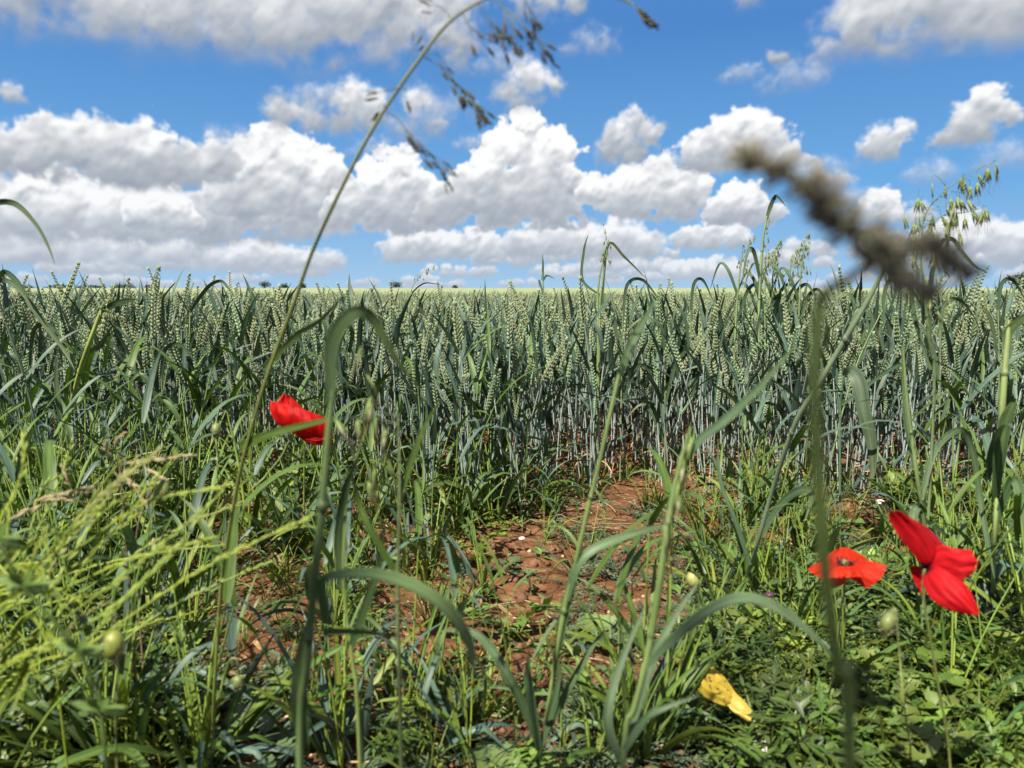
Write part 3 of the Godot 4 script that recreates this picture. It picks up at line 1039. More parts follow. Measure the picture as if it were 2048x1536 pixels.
	root = tall_grass("nodding_grass", "slender grass with a bent top and few hanging green spikelets", "grass", base,
		[[800, 1400, 0.58], [795, 1200, 0.57], [799, 1000, 0.56], [797, 860, 0.56], [790, 800, 0.56]], [3, 3.4, 2.6, 1.8, 1],
		[[[[798, 1000, .56], [830, 900, .57], [850, 850, .58], [880, 800, .6]], [4, 6, 4, 0.6], 0.3, 0.6], [[[795, 1150, .57], [740, 1060, .56], [716, 1000, .56], [700, 930, .55]], [6, 7, 5, 0.6], 0.2, 0.5]],
		MIDGREEN, Color(0.11, 0.155, 0.06))
	for q in [[[797, 830, .56], [760, 822, .56], [735, 770, .56], [722, 690, .55]], [[797, 850, .56], [740, 835, .56], [670, 838, .55]], [[799, 900, .56], [760, 920, .56], [735, 960, .56]], [[798, 870, .56], [760, 845, .55], [740, 800, .55]]]:
		var br := stem_part(root, "branch", W(q), [0.0006, 0.0003], dark, dark, "stalk", 4, 3)
		var line := cat(W(q), 6)
		for i in 3:
			hang(br, oat_meshes[i], line[line.size() - 1 - i * 4], Vector3(rnd(-0.2, 0.5), -0.8, 0), 0.8)
	# centre grass with a long blade
	base = Vector3(G(1078, 1515).x, 0.0, G(1078, 1515).z)
	tall_grass("blade_grass", "upright grass in bare soil with one long raised blade at the top", "grass", base,
		[[1092, 1440, 0.75], [1108, 1340, 0.73], [1117, 1285, 0.72], [1135, 1190, 0.71], [1155, 1110, 0.70], [1178, 1010, 0.69], [1200, 920, 0.685], [1222, 820, 0.68], [1239, 745, 0.68]], [4, 4, 6, 5, 4.5, 4, 3.5],
		[[[[1239, 752, 0.68], [1258, 700, 0.68], [1282, 650, 0.685], [1312, 598, 0.69]], [6, 9, 7, 0.6], 0.1, 0.3],
		[[[1134, 1200, 0.71], [1152, 1138, 0.70], [1185, 1100, 0.70], [1240, 1076, 0.705], [1290, 1060, 0.71], [1338, 1048, 0.72]], [8, 9.5, 10, 9, 6, 1], -0.3, 0.2],
		[[[1118, 1290, 0.72], [1128, 1230, 0.715], [1142, 1170, 0.71], [1152, 1120, 0.70]], [9, 11, 9, 6], 0.0, 0.1],
		[[[1112, 1240, 0.715], [1080, 1290, 0.7], [1060, 1330, 0.69]], [4, 4, 0.5], 0.4, 0.5],
		[[[1080, 1500, 0.76], [1050, 1420, 0.75], [1015, 1350, 0.74], [975, 1290, 0.745], [940, 1262, 0.75], [880, 1262, 0.76]], [7, 10, 11, 10, 7, 1], 0.2, -0.3],
		[[[1078, 1500, 0.76], [1062, 1400, 0.74], [1055, 1350, 0.735], [1058, 1300, 0.73]], [8, 10, 8, 1], 0.0, 0.3],
		[[[1082, 1490, 0.76], [1110, 1400, 0.75], [1118, 1340, 0.745], [1090, 1275, 0.74]], [7, 9, 7, 1], 0.0, 0.3],
		[[[1085, 1480, 0.76], [1130, 1390, 0.75], [1180, 1300, 0.75], [1210, 1260, 0.76]], [7, 8, 6, 1], 0.2, 0.3]],
		Color(0.10, 0.175, 0.08), Color(0.14, 0.205, 0.065))
	# the oat whose broad leaf arches over the yellow leaf
	base = Vector3(P(1236, 1536, 0.6).x, 0.0, P(1236, 1536, 0.6).z)
	root = tall_grass("arching_oat", "oat stem with a closed green head and one broad leaf arching over", "oat", base,
		[[1248, 1500, 0.585], [1268, 1420, 0.575], [1290, 1335, 0.565], [1308, 1240, 0.56], [1322, 1150, 0.555], [1334, 1060, 0.55], [1348, 980, 0.55], [1366, 905, 0.55], [1382, 852, 0.55]], [4.5, 5, 5, 5.5, 5, 3, 1.5],
		[[[[1290, 1340, 0.562], [1330, 1296, 0.55], [1400, 1236, 0.535], [1455, 1206, 0.525], [1505, 1200, 0.52], [1560, 1222, 0.515], [1620, 1268, 0.51], [1672, 1322, 0.505]], [6, 12, 15, 15.5, 15, 14, 10, 1], -0.55, -0.75],
		[[[1346, 985, 0.55], [1390, 890, 0.555], [1450, 840, 0.56], [1520, 772, 0.565], [1594, 686, 0.57]], [4, 6.5, 7.5, 6, 0.6], 0.3, 0.5],
		[[[1245, 1510, 0.585], [1270, 1420, 0.59], [1310, 1310, 0.6], [1345, 1240, 0.61], [1400, 1160, 0.63]], [7, 9, 8, 6, 1], 0.3, 0.2],
		[[[1240, 1520, 0.585], [1215, 1440, 0.6], [1240, 1330, 0.62], [1290, 1215, 0.64]], [7, 9, 7, 1], 0.2, 0.2],
		[[[1250, 1500, 0.58], [1290, 1440, 0.56], [1320, 1420, 0.55], [1400, 1390, 0.55]], [6, 7, 5, 1], -0.2, 0.2]],
		Color(0.105, 0.18, 0.095), Color(0.15, 0.22, 0.07))
	var head := part("panicle", MB_tube(W([[1334, 1060, .55], [1352, 960, .55], [1376, 870, .55]]), [0.0012, 0.0006], OAT), root)
	head.position = -root.position
	for i in 9:
		var f := i / 8.0
		var p := P(lerpf(1334, 1380, f) + rnd(-6, 6), lerpf(1040, 870, f), 0.55)
		hang(head, oat_meshes[i % 4], p, Vector3(rnd(-0.35, 0.1), -1, rnd(-0.1, 0.2)), rnd(0.9, 1.15))
	# cocksfoot close to the lens
	base = Vector3(P(1712, 1536, 0.24).x, 0.0, -0.21)
	root = thing("cocksfoot_grass", "cocksfoot grass with dense clumped grey-brown seed head on a hairy green stem", "grass", base)
	stem_part(root, "stem", [base, Vector3(base.x, 0.2, base.z * 1.0)] + W([[1698, 1500, 0.224], [1678, 1340, 0.214], [1655, 1180, 0.206], [1641, 1020, 0.200], [1634, 880, 0.194], [1630, 740, 0.190], [1640, 600, 0.187]]), [0.0019, 0.0019, 0.0018, 0.0017, 0.0017], Color(0.2, 0.29, 0.075), Color(0.18, 0.27, 0.07))
	var hb := MB.new()
	for i in 110:
		var f := rng.randf()
		var p := P(lerpf(1690, 1632, f) + rnd(-3, 3), lerpf(1440, 640, f), lerpf(0.22, 0.19, f))
		hb.husk(p, Vector3(rnd(-1, 1), rnd(-0.2, 0.5), rnd(-1, 1)), 0.003, 0.00012, 3, Color(0.16, 0.19, 0.08), Color(0.2, 0.22, 0.12))
	var hairs := part("hairs", hb.mesh(M.stalk), root)
	hairs.position = -root.position
	hairs.set_meta("kind", "stuff")
	for q in [[[[1640, 600, 0.187], [1655, 582, 0.184], [1694, 560, 0.182], [1727, 534, 0.181], [1768, 514, 0.179]], 0.0, 1.0],
		[[[1772, 516, 0.179], [1705, 462, 0.177], [1660, 420, 0.174], [1625, 385, 0.171], [1550, 345, 0.170], [1482, 318, 0.168]], 120, 1.0],
		[[[1772, 518, 0.179], [1830, 490, 0.181], [1870, 505, 0.182], [1905, 530, 0.182], [1945, 545, 0.183]], 70, 0.75],
		[[[1772, 522, 0.179], [1790, 552, 0.178], [1825, 570, 0.177], [1875, 584, 0.177]], 55, 0.7], [[[1760, 520, 0.181], [1752, 480, 0.182], [1760, 450, 0.184]], 24, 0.6]]:
		var pts := W(q[0])
		var br := stem_part(root, "branch", pts, [0.0014, 0.0009], dark, dark)
		if q[1] == 0: continue
		var line := cat(pts, 8)
		var b := MB.new()
		var clump := 0.0
		for i in int(q[1] * 2.4):
			var f := rng.randf()
			f = (floorf(f * 7.0) + 0.5) / 7.0 + rnd(-0.04, 0.04)
			f = clampf(f, 0.0, 1.0)
			clump = 1.0
			var p := line[int(f * (line.size() - 1))]
			var d := Vector3(rnd(-1, 1), rnd(-0.7, 1), rnd(-1, 1)).normalized()
			var t: Vector3 = (pts[-1] - pts[0]).normalized()
			b.husk(p + d * 0.0036 * clump * (0.6 + 0.5 * sin(f * 40.0)) * q[2] * rng.randf(), d + t * 0.6, rnd(0.004, 0.006) * q[2], 0.0008, 4, tint(Color(0.17, 0.185, 0.105), 0.3), tint(Color(0.30, 0.265, 0.22), 0.25), 0.6)
		var cl := part("seed_cluster", b.mesh(M.husk), br)
	print("tall grasses")

func MB_tube(pts: Array, rad: Array, col: Color) -> ArrayMesh:
	var b := MB.new()
	b.tube(cat(pts, 4), rad, 5, col)
	return b.mesh(M.stalk)

# ------------------------------------------------------------------ wild oats and other grasses standing in the crop
func drop(p: Vector3) -> Vector3:
	return Vector3(p.x, land(p.x, p.z), p.z)

func make_oats() -> void:
	var green := Color(0.085, 0.145, 0.075)
	# the big wild oat with hanging spikelets on the right
	var base := drop(P(1872, 900, 1.12))
	var root := tall_grass("wild_oat", "tall wild oat leaning over the crop with hanging green and white spikelets", "oat", base,
		[[1868, 800, 1.1], [1860, 700, 1.08], [1850, 600, 1.06], [1842, 520, 1.05]], [4.5, 4, 3.4, 2.6],
		[[[[1858, 690, 1.08], [1862, 560, 1.07], [1880, 490, 1.06], [1905, 478, 1.05], [1930, 510, 1.04], [1955, 535, 1.03], [1975, 545, 1.03]], [6, 8, 7, 7, 6, 4, 0.5], 0.3, 0.8],
		[[[1862, 740, 1.09], [1830, 640, 1.1], [1822, 560, 1.1], [1836, 500, 1.1]], [6, 8, 6, 1], 0.3, 0.6]], green, Color(0.15, 0.21, 0.09))
	oat_panicle(root, W([[1842, 520, 1.05], [1845, 450, 1.05], [1862, 410, 1.04], [1895, 378, 1.03], [1935, 350, 1.02], [1985, 325, 1.02]]), 26, 0.06, 0.85, Vector3(0.7, -0.1, 0.2), Color(0.12, 0.17, 0.08))
	oat_panicle(root, W([[1838, 560, 1.05], [1850, 480, 1.05], [1880, 435, 1.05], [1930, 425, 1.04], [1962, 415, 1.04]]), 18, 0.055, 0.85, Vector3(0.3, -0.2, 0.1), Color(0.12, 0.17, 0.08))
	oat_panicle(root, W([[1838, 600, 1.05], [1832, 520, 1.05], [1840, 460, 1.05], [1855, 430, 1.05]]), 24, 0.065, 0.85, Vector3(0.0, -0.4, 0.1), Color(0.12, 0.17, 0.08))
	# leaning pale stem below it
	base = G(1478, 1185)
	root = tall_grass("leaning_oat", "smooth pale green oat stem leaning right across the wheat", "oat", base,
		[[1505, 1120, 1.15], [1545, 980, 1.08], [1592, 845, 1.0], [1640, 765, 0.96], [1700, 662, 0.92], [1742, 590, 0.9], [1772, 530, 0.88]], [5, 6.5, 7, 7, 6.5, 5],
		[[[[1516, 1080, 1.13], [1560, 1010, 1.12], [1600, 980, 1.1], [1625, 990, 1.08], [1610, 1040, 1.06]], [7, 12, 14, 10, 1], 0.1, 0.6],
		[[[1500, 1130, 1.15], [1470, 1040, 1.15], [1440, 960, 1.16], [1436, 880, 1.18]], [6, 9, 7, 1], 0.2, 0.4]], green, Color(0.17, 0.235, 0.14))
	oat_panicle(root, W([[1772, 530, .88], [1800, 490, .9], [1835, 470, .92], [1880, 470, .95]]), 9, 0.04, 0.9, Vector3(0.5, -0.2, 0.1), Color(0.12, 0.17, 0.08))
	# clump of oats just breaking from their sheaths
	var stems := [[1462, 640, [1478, 560], [1486, 500], [1510, 468], 26], [1508, 760, [1520, 600], [1528, 480], [1536, 432], 14], [1540, 700, [1545, 560], [1552, 500], [1562, 478], 34], [1556, 720, [1578, 560], [1588, 510], [1612, 490], 36], [1592, 700, [1600, 570], [1608, 500], [1618, 462], 34], [1530, 740, [1530, 580], [1532, 520], [1542, 506], 26], [1568, 760, [1560, 590], [1552, 540], [1548, 500], 28]]
	for q in stems:
		var z := rnd(2.25, 2.5)
		base = drop(P(q[0], 950, z))
		root = tall_grass("wild_oat", "short wild oat with a feathery green head just out of its sheath", "oat", base,
			[[lerpf(q[0], q[2][0], 0.5), lerpf(q[1], q[2][1], 0.3) + 60, z], [q[2][0], q[2][1], z], [q[3][0], q[3][1], z]], [6, 6, 5, 2.5],
			[[[[q[2][0], q[2][1] + 40, z], [q[2][0] - 22, q[2][1] - 20, z], [q[2][0] - 40, q[2][1] - 30, z + 0.05], [q[2][0] - 58, q[2][1] + 20, z + 0.1]], [8, 13, 10, 1], 0.3, 0.7],
			[[[q[2][0], q[2][1] + 70, z], [q[2][0] + 18, q[2][1] + 20, z], [q[2][0] + 38, q[2][1] + 10, z - 0.05], [q[2][0] + 58, q[2][1] + 45, z - 0.1]], [8, 13, 11, 1], 0.3, 0.6]],
			green, Color(0.16, 0.23, 0.09), "wild oats clumped in the crop")
		oat_panicle(root, W([[q[3][0] - 2, q[3][1] + 45, z], [q[3][0], q[3][1], z], [q[4][0], q[4][1], z]]), q[5], 0.032, 0.62, Vector3(0.25, 0.1, 0), Color(0.2, 0.26, 0.1))
	base = drop(P(1530, 940, 2.3))
	tall_grass("tall_oat_leaf", "tallest oat stalk of the clump, its flag leaf folded over at the tip", "oat", base,
		[[1518, 700, 2.3], [1520, 560, 2.3], [1526, 480, 2.3], [1534, 432, 2.3]], [8, 8, 7, 6],
		[[[[1533, 440, 2.3], [1540, 415, 2.3], [1549, 395, 2.29], [1556, 394, 2.27], [1572, 412, 2.24]], [8, 15, 13, 10, 1], 0.1, 0.7],
		[[[1520, 560, 2.3], [1508, 505, 2.28], [1498, 500, 2.26], [1490, 530, 2.24], [1484, 575, 2.22]], [9, 14, 12, 9, 1], 0.1, 0.8]], green, Color(0.17, 0.24, 0.1))
	# the pair of oats left of the clump
	for q in [[1190, [1200, 560], [1215, 500], [1204, 455], "slim oat beside the wheat with a broken empty tip", [[1165, 560], [1168, 500], [1176, 470]]], [1192, [1204, 580], [1214, 500], [1216, 490], "leaning oat stalk with one long leaf bending right over the ears", [[1216, 490], [1250, 515], [1290, 555]]]]:
		var z := 2.15
		base = drop(P(q[0], 960, z))
		root = tall_grass("oat_stalk", q[4], "oat", base, [[q[0] + 6, 720, z], [q[1][0] - 4, q[1][1] + 30, z], [q[1][0] + 2, q[1][1] - 20, z], [q[2][0], q[2][1], z]], [7, 7, 5.5, 2.5],
			[[[[q[1][0], q[1][1] + 30, z], [q[5][0][0], q[5][0][1], z], [q[5][1][0], q[5][1][1], z], [q[5][2][0], q[5][2][1], z]], [7, 9, 8, 1], 0.2, 0.4]], green, Color(0.15, 0.22, 0.08))
		oat_panicle(root, W([[q[2][0] - 6, q[2][1] + 20, z], [q[2][0], q[2][1], z], [q[3][0], q[3][1] - 12, z]]), 12, 0.03, 0.6, Vector3(0.1, 0.2, 0), Color(0.19, 0.25, 0.1))
	base = drop(P(1088, 900, 2.2))
	tall_grass("leafy_shoot", "single thin leafy shoot standing just above the wheat ears", "grass", base, [[1088, 640, 2.2], [1086, 560, 2.2], [1085, 545, 2.2]], [4, 4, 3],
		[[[[1085, 560, 2.2], [1086, 530, 2.2], [1085, 508, 2.2]], [7, 7, 0.5], 0.2, 0.3], [[[1087, 560, 2.2], [1094, 551, 2.2], [1110, 558, 2.18]], [7, 6, 0.5], 0.2, 0.5], [[[1087, 590, 2.2], [1078, 560, 2.2], [1079, 575, 2.2]], [7, 6, 1], 0.2, 0.3]], green, green * 1.3)
	base = drop(P(812, 900, 2.6))
	root = tall_grass("pale_oat", "thin pale oat with a sparse open panicle above the wheat", "oat", base, [[818, 640, 2.6], [823, 580, 2.6], [836, 558, 2.6]], [4, 3.5, 2],
		[[[[824, 585, 2.6], [850, 566, 2.6], [890, 572, 2.55]], [6, 6, 0.5], 0.5, 0.8]], green, Color(0.2, 0.26, 0.12))
	oat_panicle(root, W([[836, 558, 2.6], [850, 540, 2.6], [876, 528, 2.6]]), 10, 0.03, 0.6, Vector3(0.1, -0.2, 0), Color(0.22, 0.27, 0.13))
	# grasses at the left edge
	base = drop(P(-60, 1000, 1.0))
	tall_grass("edge_grass", "grass at the field edge with a long thin leaf arching against the cloud", "grass", base, [[-50, 800, 1.0], [-40, 600, 1.0], [-32, 480, 1.0]], [4, 4, 3],
		[[[[-34, 500, 1.0], [-30, 420, 1.0], [0, 404, 1.0], [35, 410, 1.0], [72, 448, 0.99], [97, 492, 0.98], [110, 530, 0.97]], [5, 8, 9, 9, 6, 5, 0.5], 0.2, 0.9]], green, green * 1.2)
	base = drop(P(120, 960, 1.5))
	tall_grass("drooping_grass", "dark arching grass leaf crossing the first wheat ears", "grass", base, [[60, 800, 1.45], [10, 640, 1.42], [-10, 570, 1.4]], [5, 4, 3],
		[[[[-10, 580, 1.4], [5, 545, 1.4], [30, 558, 1.39], [60, 605, 1.38], [95, 655, 1.37], [128, 700, 1.36], [150, 740, 1.35]], [7, 13, 14, 13, 11, 7, 0.6], 0.9, 0.4], [[[-14, 570, 1.4], [10, 560, 1.38], [40, 580, 1.36], [70, 625, 1.35]], [7, 10, 9, 0.6], 0.6, 0.5]], green, green)
	base = G(132, 995)
	root = tall_grass("thick_oat", "thick lime green oat stem bent right with a bursting head beside the wheat", "oat", base,
		[[140, 930, 1.9], [136, 850, 1.8], [150, 780, 1.7], [172, 705, 1.62], [204, 618, 1.6]], [6, 8, 10, 11, 8],
		[[[[200, 625, 1.6], [225, 610, 1.6], [250, 602, 1.58], [276, 598, 1.56]], [8, 15, 13, 1], 0.2, 0.5], [[[150, 780, 1.7], [165, 720, 1.7], [200, 690, 1.68], [225, 650, 1.66]], [9, 18, 14, 1], 0.2, 0.3], [[[138, 900, 1.85], [120, 820, 1.85], [112, 760, 1.86], [116, 700, 1.88]], [10, 17, 12, 1], 0.1, 0.3], [[[136, 860, 1.82], [146, 930, 1.84], [145, 960, 1.85]], [12, 14, 3], 0.1, 0.3]],
		Color(0.09, 0.155, 0.07), Color(0.27, 0.34, 0.075))
	oat_panicle(root, W([[200, 625, 1.6], [208, 605, 1.6], [228, 592, 1.6]]), 12, 0.03, 0.7, Vector3(0.3, -0.3, 0), Color(0.3, 0.33, 0.12))
	base = drop(P(356, 960, 2.2))
	tall_grass("hooped_grass", "grass whose single leaf makes a hoop above the ears", "grass", base, [[372, 800, 2.2], [378, 700, 2.2], [380, 620, 2.2]], [5, 5, 3.5],
		[[[[380, 625, 2.2], [395, 600, 2.2], [420, 570, 2.2], [442, 562, 2.2], [456, 575, 2.19], [468, 590, 2.18]], [7, 13, 12, 11, 8, 0.6], 0.3, 0.6]], green, Color(0.2, 0.27, 0.1))
	# right-hand stems
	base = G(1892, 1290)
	tall_grass("sheathed_grass", "upright grass stem with clasping leaf behind the large poppy", "grass", base, [[1872, 1180, 1.15], [1850, 1060, 1.12], [1838, 980, 1.1], [1824, 880, 1.1], [1814, 800, 1.1], [1806, 690, 1.1]], [5, 6, 6.5, 6, 5, 2],
		[[[[1830, 930, 1.1], [1815, 850, 1.1], [1808, 760, 1.1], [1804, 675, 1.1]], [8, 11, 8, 1], 0.1, 0.3], [[[1848, 1050, 1.12], [1838, 1015, 1.1], [1828, 1030, 1.08], [1835, 1075, 1.06]], [9, 15, 14, 2], 0.1, 0.2], [[[1850, 1040, 1.12], [1880, 1060, 1.12], [1910, 1085, 1.12]], [7, 7, 0.6], 0.4, 0.6], [[[1842, 1000, 1.1], [1870, 900, 1.12], [1920, 860, 1.14], [1945, 900, 1.15], [1960, 990, 1.15], [1975, 1080, 1.12], [1990, 1160, 1.1]], [7, 11, 11, 10, 10, 8, 1], 0.3, 0.4]], green, Color(0.14, 0.2, 0.07))
	base = G(1985, 1240)
	tall_grass("stout_oat", "stout pale green oat stalk by the poppies with broad clasping leaf", "oat", base, [[1988, 1100, 1.1], [1996, 960, 1.08], [2002, 850, 1.06], [2008, 760, 1.05], [2014, 690, 1.05], [2018, 640, 1.05]], [5, 6, 8, 9, 8, 4],
		[[[[1992, 1000, 1.08], [1998, 920, 1.05], [2012, 840, 1.03], [2028, 805, 1.02]], [8, 17, 18, 8], 0.1, 0.2], [[[2012, 700, 1.05], [2016, 665, 1.05], [2040, 640, 1.04], [2070, 620, 1.03]], [8, 15, 12, 1], 0.2, 0.4], [[[1990, 1050, 1.08], [2025, 960, 1.06], [2045, 1010, 1.04], [2055, 1100, 1.02]], [8, 14, 13, 1], 0.2, 0.3]], Color(0.085, 0.15, 0.06), Color(0.24, 0.31, 0.11))
	base = drop(P(1690, 950, 1.6))
	tall_grass("hanging_leaf_grass", "wide blue-green leaf hanging straight down in front of the wheat", "grass", base, [[1680, 850, 1.6], [1684, 780, 1.58], [1690, 745, 1.57]], [5, 5, 4],
		[[[[1690, 752, 1.57], [1702, 742, 1.55], [1718, 765, 1.53], [1728, 820, 1.52], [1742, 880, 1.52], [1746, 940, 1.52], [1735, 980, 1.52]], [14, 28, 32, 30, 24, 13, 1], 0.1, 0.2]], Color(0.095, 0.15, 0.09), green)
	for q in [[1640, 1000, 1.9, 1765, 560, 40], [1700, 980, 2.1, 1712, 590, -30], [1880, 960, 1.9, 1880, 600, 40], [1380, 960, 2.3, 1382, 560, 24], [640, 960, 2.1, 655, 640, -26], [1240, 970, 2.2, 1246, 560, 40], [330, 960, 2.0, 322, 690, 40], [2000, 960, 2.0, 1996, 560, 30], [40, 960, 1.9, 60, 650, 40], [760, 960, 2.3, 765, 610, -40], [980, 990, 2.0, 984, 690, 40], [1330, 960, 2.2, 1330, 640, -50]]:
		base = drop(P(q[0], 960, q[2]))
		var x: float = q[3]
		var y: float = q[4]
		var d: float = q[5]
		tall_grass("couch_grass", "leafy grass shoot growing up through the front wheat rows", "grass", base, [[lerpf(q[0], x, 0.5), lerpf(960, y, 0.5), q[2]], [x, y + 60, q[2]]], [4.5, 4, 3],
			[[[[x, y + 80, q[2]], [x + d * 0.2, y + 10, q[2]], [x + d, y, q[2]], [x + d * 1.9, y + 45, q[2]]], [8, 12, 11, 1], 0.3, 0.7], [[[lerpf(q[0], x, 0.6), y + 170, q[2]], [x - d * 0.5, y + 80, q[2]], [x - d * 1.2, y + 60, q[2]], [x - d * 1.8, y + 110, q[2]]], [8, 13, 11, 1], 0.3, 0.6], [[[lerpf(q[0], x, 0.35), y + 250, q[2]], [x + d * 0.8, y + 170, q[2]], [x + d * 1.6, y + 200, q[2]]], [8, 12, 1], 0.3, 0.6]],
			tint(green, 0.15), Color(0.15, 0.21, 0.09), "grass shoots among the front wheat")
	# rye-grass sprawling in from the lower left
	var lines := [[[-60, 1330, .62], [20, 1200, .60], [120, 1080, .58], [210, 985, .57], [300, 915, .57]], [[-40, 1300, .66], [80, 1190, .64], [210, 1080, .62], [338, 925, .60]], [[-30, 1380, .60], [100, 1260, .58], [250, 1150, .57], [392, 1032, .57]], [[-60, 1420, .62], [120, 1290, .60], [300, 1150, .60], [440, 985, .60]], [[0, 1420, .58], [180, 1290, .57], [400, 1140, .57], [612, 1038, .58]], [[-80, 1260, .70], [60, 1150, .68], [180, 1040, .67], [260, 935, .67]], [[-30, 1480, .56], [120, 1350, .55], [220, 1230, .55], [340, 1110, .55]], [[-60, 1370, .55], [0, 1335, .54], [60, 1305, .53], [112, 1284, .53]], [[60, 1480, .7], [200, 1330, .7], [330, 1220, .72], [545, 1120, .75]], [[-50, 1210, .8], [40, 1120, .78], [100, 1010, .77], [140, 900, .77]], [[0, 1290, .75], [170, 1180, .74], [330, 1070, .74], [470, 1010, .76]], [[-70, 1160, .6], [-10, 1060, .6], [40, 960, .6], [48, 880, .6]]]
	for i in 14:
		var y := rnd(1180, 1480)
		var z := rnd(0.52, 0.85)
		var tip := Vector2(rnd(60, 470), 0)
		tip.y = y - rnd(120, 330)
		lines.append([[-70, y + rnd(0, 60), z], [tip.x * 0.3, lerpf(y, tip.y, 0.3) + rnd(-20, 20), z], [tip.x * 0.65, lerpf(y, tip.y, 0.72) + rnd(-25, 10), z + rnd(-.03, .03)], [tip.x, tip.y + rnd(-10, 30), z + rnd(-.05, .05)]])
	for i in lines.size():
		var l: Array = lines[i]
		var a := P(l[0][0], l[0][1], l[0][2])
		base = Vector3(a.x - 0.05, 0.0, a.z + 0.1)
		root = thing("rye_grass", "yellow-green rye-grass stem leaning right over the weeds at the field edge", "grass", base, "rye-grass stems sprawling over the weeds")
		var pts := [base] + W(l)
		var rye := LIME.lerp(MIDGREEN * 1.3, rng.randf() * 0.8)
		stem_part(root, "stem", pts, [0.0010, 0.0010, 0.0008, 0.0005], tint(rye, 0.2), tint(rye, 0.2))
		var b := MB.new()
		var line := cat(pts, 14)
		for k in 17:
			var f := lerpf(0.5 if i % 2 else 0.66, 1.0, k / 16.0)
			var j := clampi(int(f * (line.size() - 1)), 1, line.size() - 1)
			var t := (line[j] - line[j - 1]).normalized()
			var s := t.cross(Vector3(0, 0.3, 1)).normalized() * (1.0 if k % 2 else -1.0)
			for m in 3:
				b.husk(line[j] + t * rnd(-0.003, 0.008), t + s * rnd(0.1, 0.4), rnd(0.005, 0.011), 0.0008, 4, tint(rye, 0.2), tint(Color(0.27, 0.34, 0.06) if i % 5 else Color(0.30, 0.26, 0.12), 0.2))
		part("spike", b.mesh(M.husk), root).position = -root.position
		leaf_part(root, [line[int(line.size() * 0.3)], line[int(line.size() * 0.42)] + Vector3(rnd(-.02, .02), 0.02, 0), line[int(line.size() * 0.5)] + Vector3(rnd(-.05, .05), -0.01, 0.03)], [0.003, 0.0035, 0.0004], LIME * 0.8, LIME * 0.8, 0.4, 0.8)
	# a brown grass with drooping straw-coloured spikelets over them
	base = drop(P(120, 1300, 0.75))
	root = thing("brome_grass", "grass with a drooping straw-coloured panicle above the rye-grass", "grass", base)
	stem_part(root, "stem", [base] + W([[100, 1150, .72], [170, 1020, .70], [235, 930, .69], [262, 912, .69]]), [0.001, 0.0008, 0.0005], LIME, LIME)
	for q in [[[240, 928, .69], [300, 918, .68], [360, 912, .67]], [[235, 932, .69], [270, 925, .68], [310, 945, .67]], [[210, 965, .69], [170, 975, .68], [110, 990, .67]], [[200, 980, .69], [160, 985, .68], [140, 960, .67]], [[225, 945, .69], [255, 960, .68], [280, 990, .67]], [[180, 1005, .7], [120, 1000, .69], [60, 1020, .68]], [[235, 930, .69], [220, 905, .68], [235, 880, .67]]]:
		var br := stem_part(root, "branch", W(q), [0.0004, 0.0003], Color(0.2, 0.17, 0.08), Color(0.25, 0.2, 0.1), "stalk", 4, 3)
		var line := cat(W(q), 6)
		for k in 4:
			var b := MB.new()
			var j := line.size() - 1 - k * 3
			var t := (line[j] - line[maxi(0, j - 2)]).normalized()
			for m in 4:
				b.husk(line[j] + t * 0.003 * m, t + Vector3(rnd(-.3, .3), rnd(-.4, .1), 0), 0.011, 0.0011, 4, tint(Color(0.27, 0.23, 0.11), 0.2), tint(Color(0.36, 0.31, 0.18), 0.2))
			part("spikelet", b.mesh(M.husk), br)
	print("oats")

# ------------------------------------------------------------------ poppies
const RED := Color(0.62, 0.008, 0.008)
const SCARLET := Color(0.66, 0.032, 0.009)

func hairy_stem(root: Node3D, pts: Array, r: float, col: Color) -> void:
	stem_part(root, "stem", pts, [r * 1.15, r, r * 0.85], col, tint(col, 0.1))
	var line := cat(pts, 20)
	var b := MB.new()
	for i in line.size() * 3:
		var p := line[rng.randi() % line.size()]
		b.husk(p, Vector3(rnd(-1, 1), rnd(-0.2, 0.4), rnd(-1, 1)), rnd(0.002, 0.0035), 0.00009, 3, Color(0.4, 0.42, 0.25), Color(0.5, 0.5, 0.36))
	var o := part("hairs", b.mesh(M.stalk), root)
	o.set_meta("kind", "stuff")
	if root.get_parent() == self: o.position = -root.position

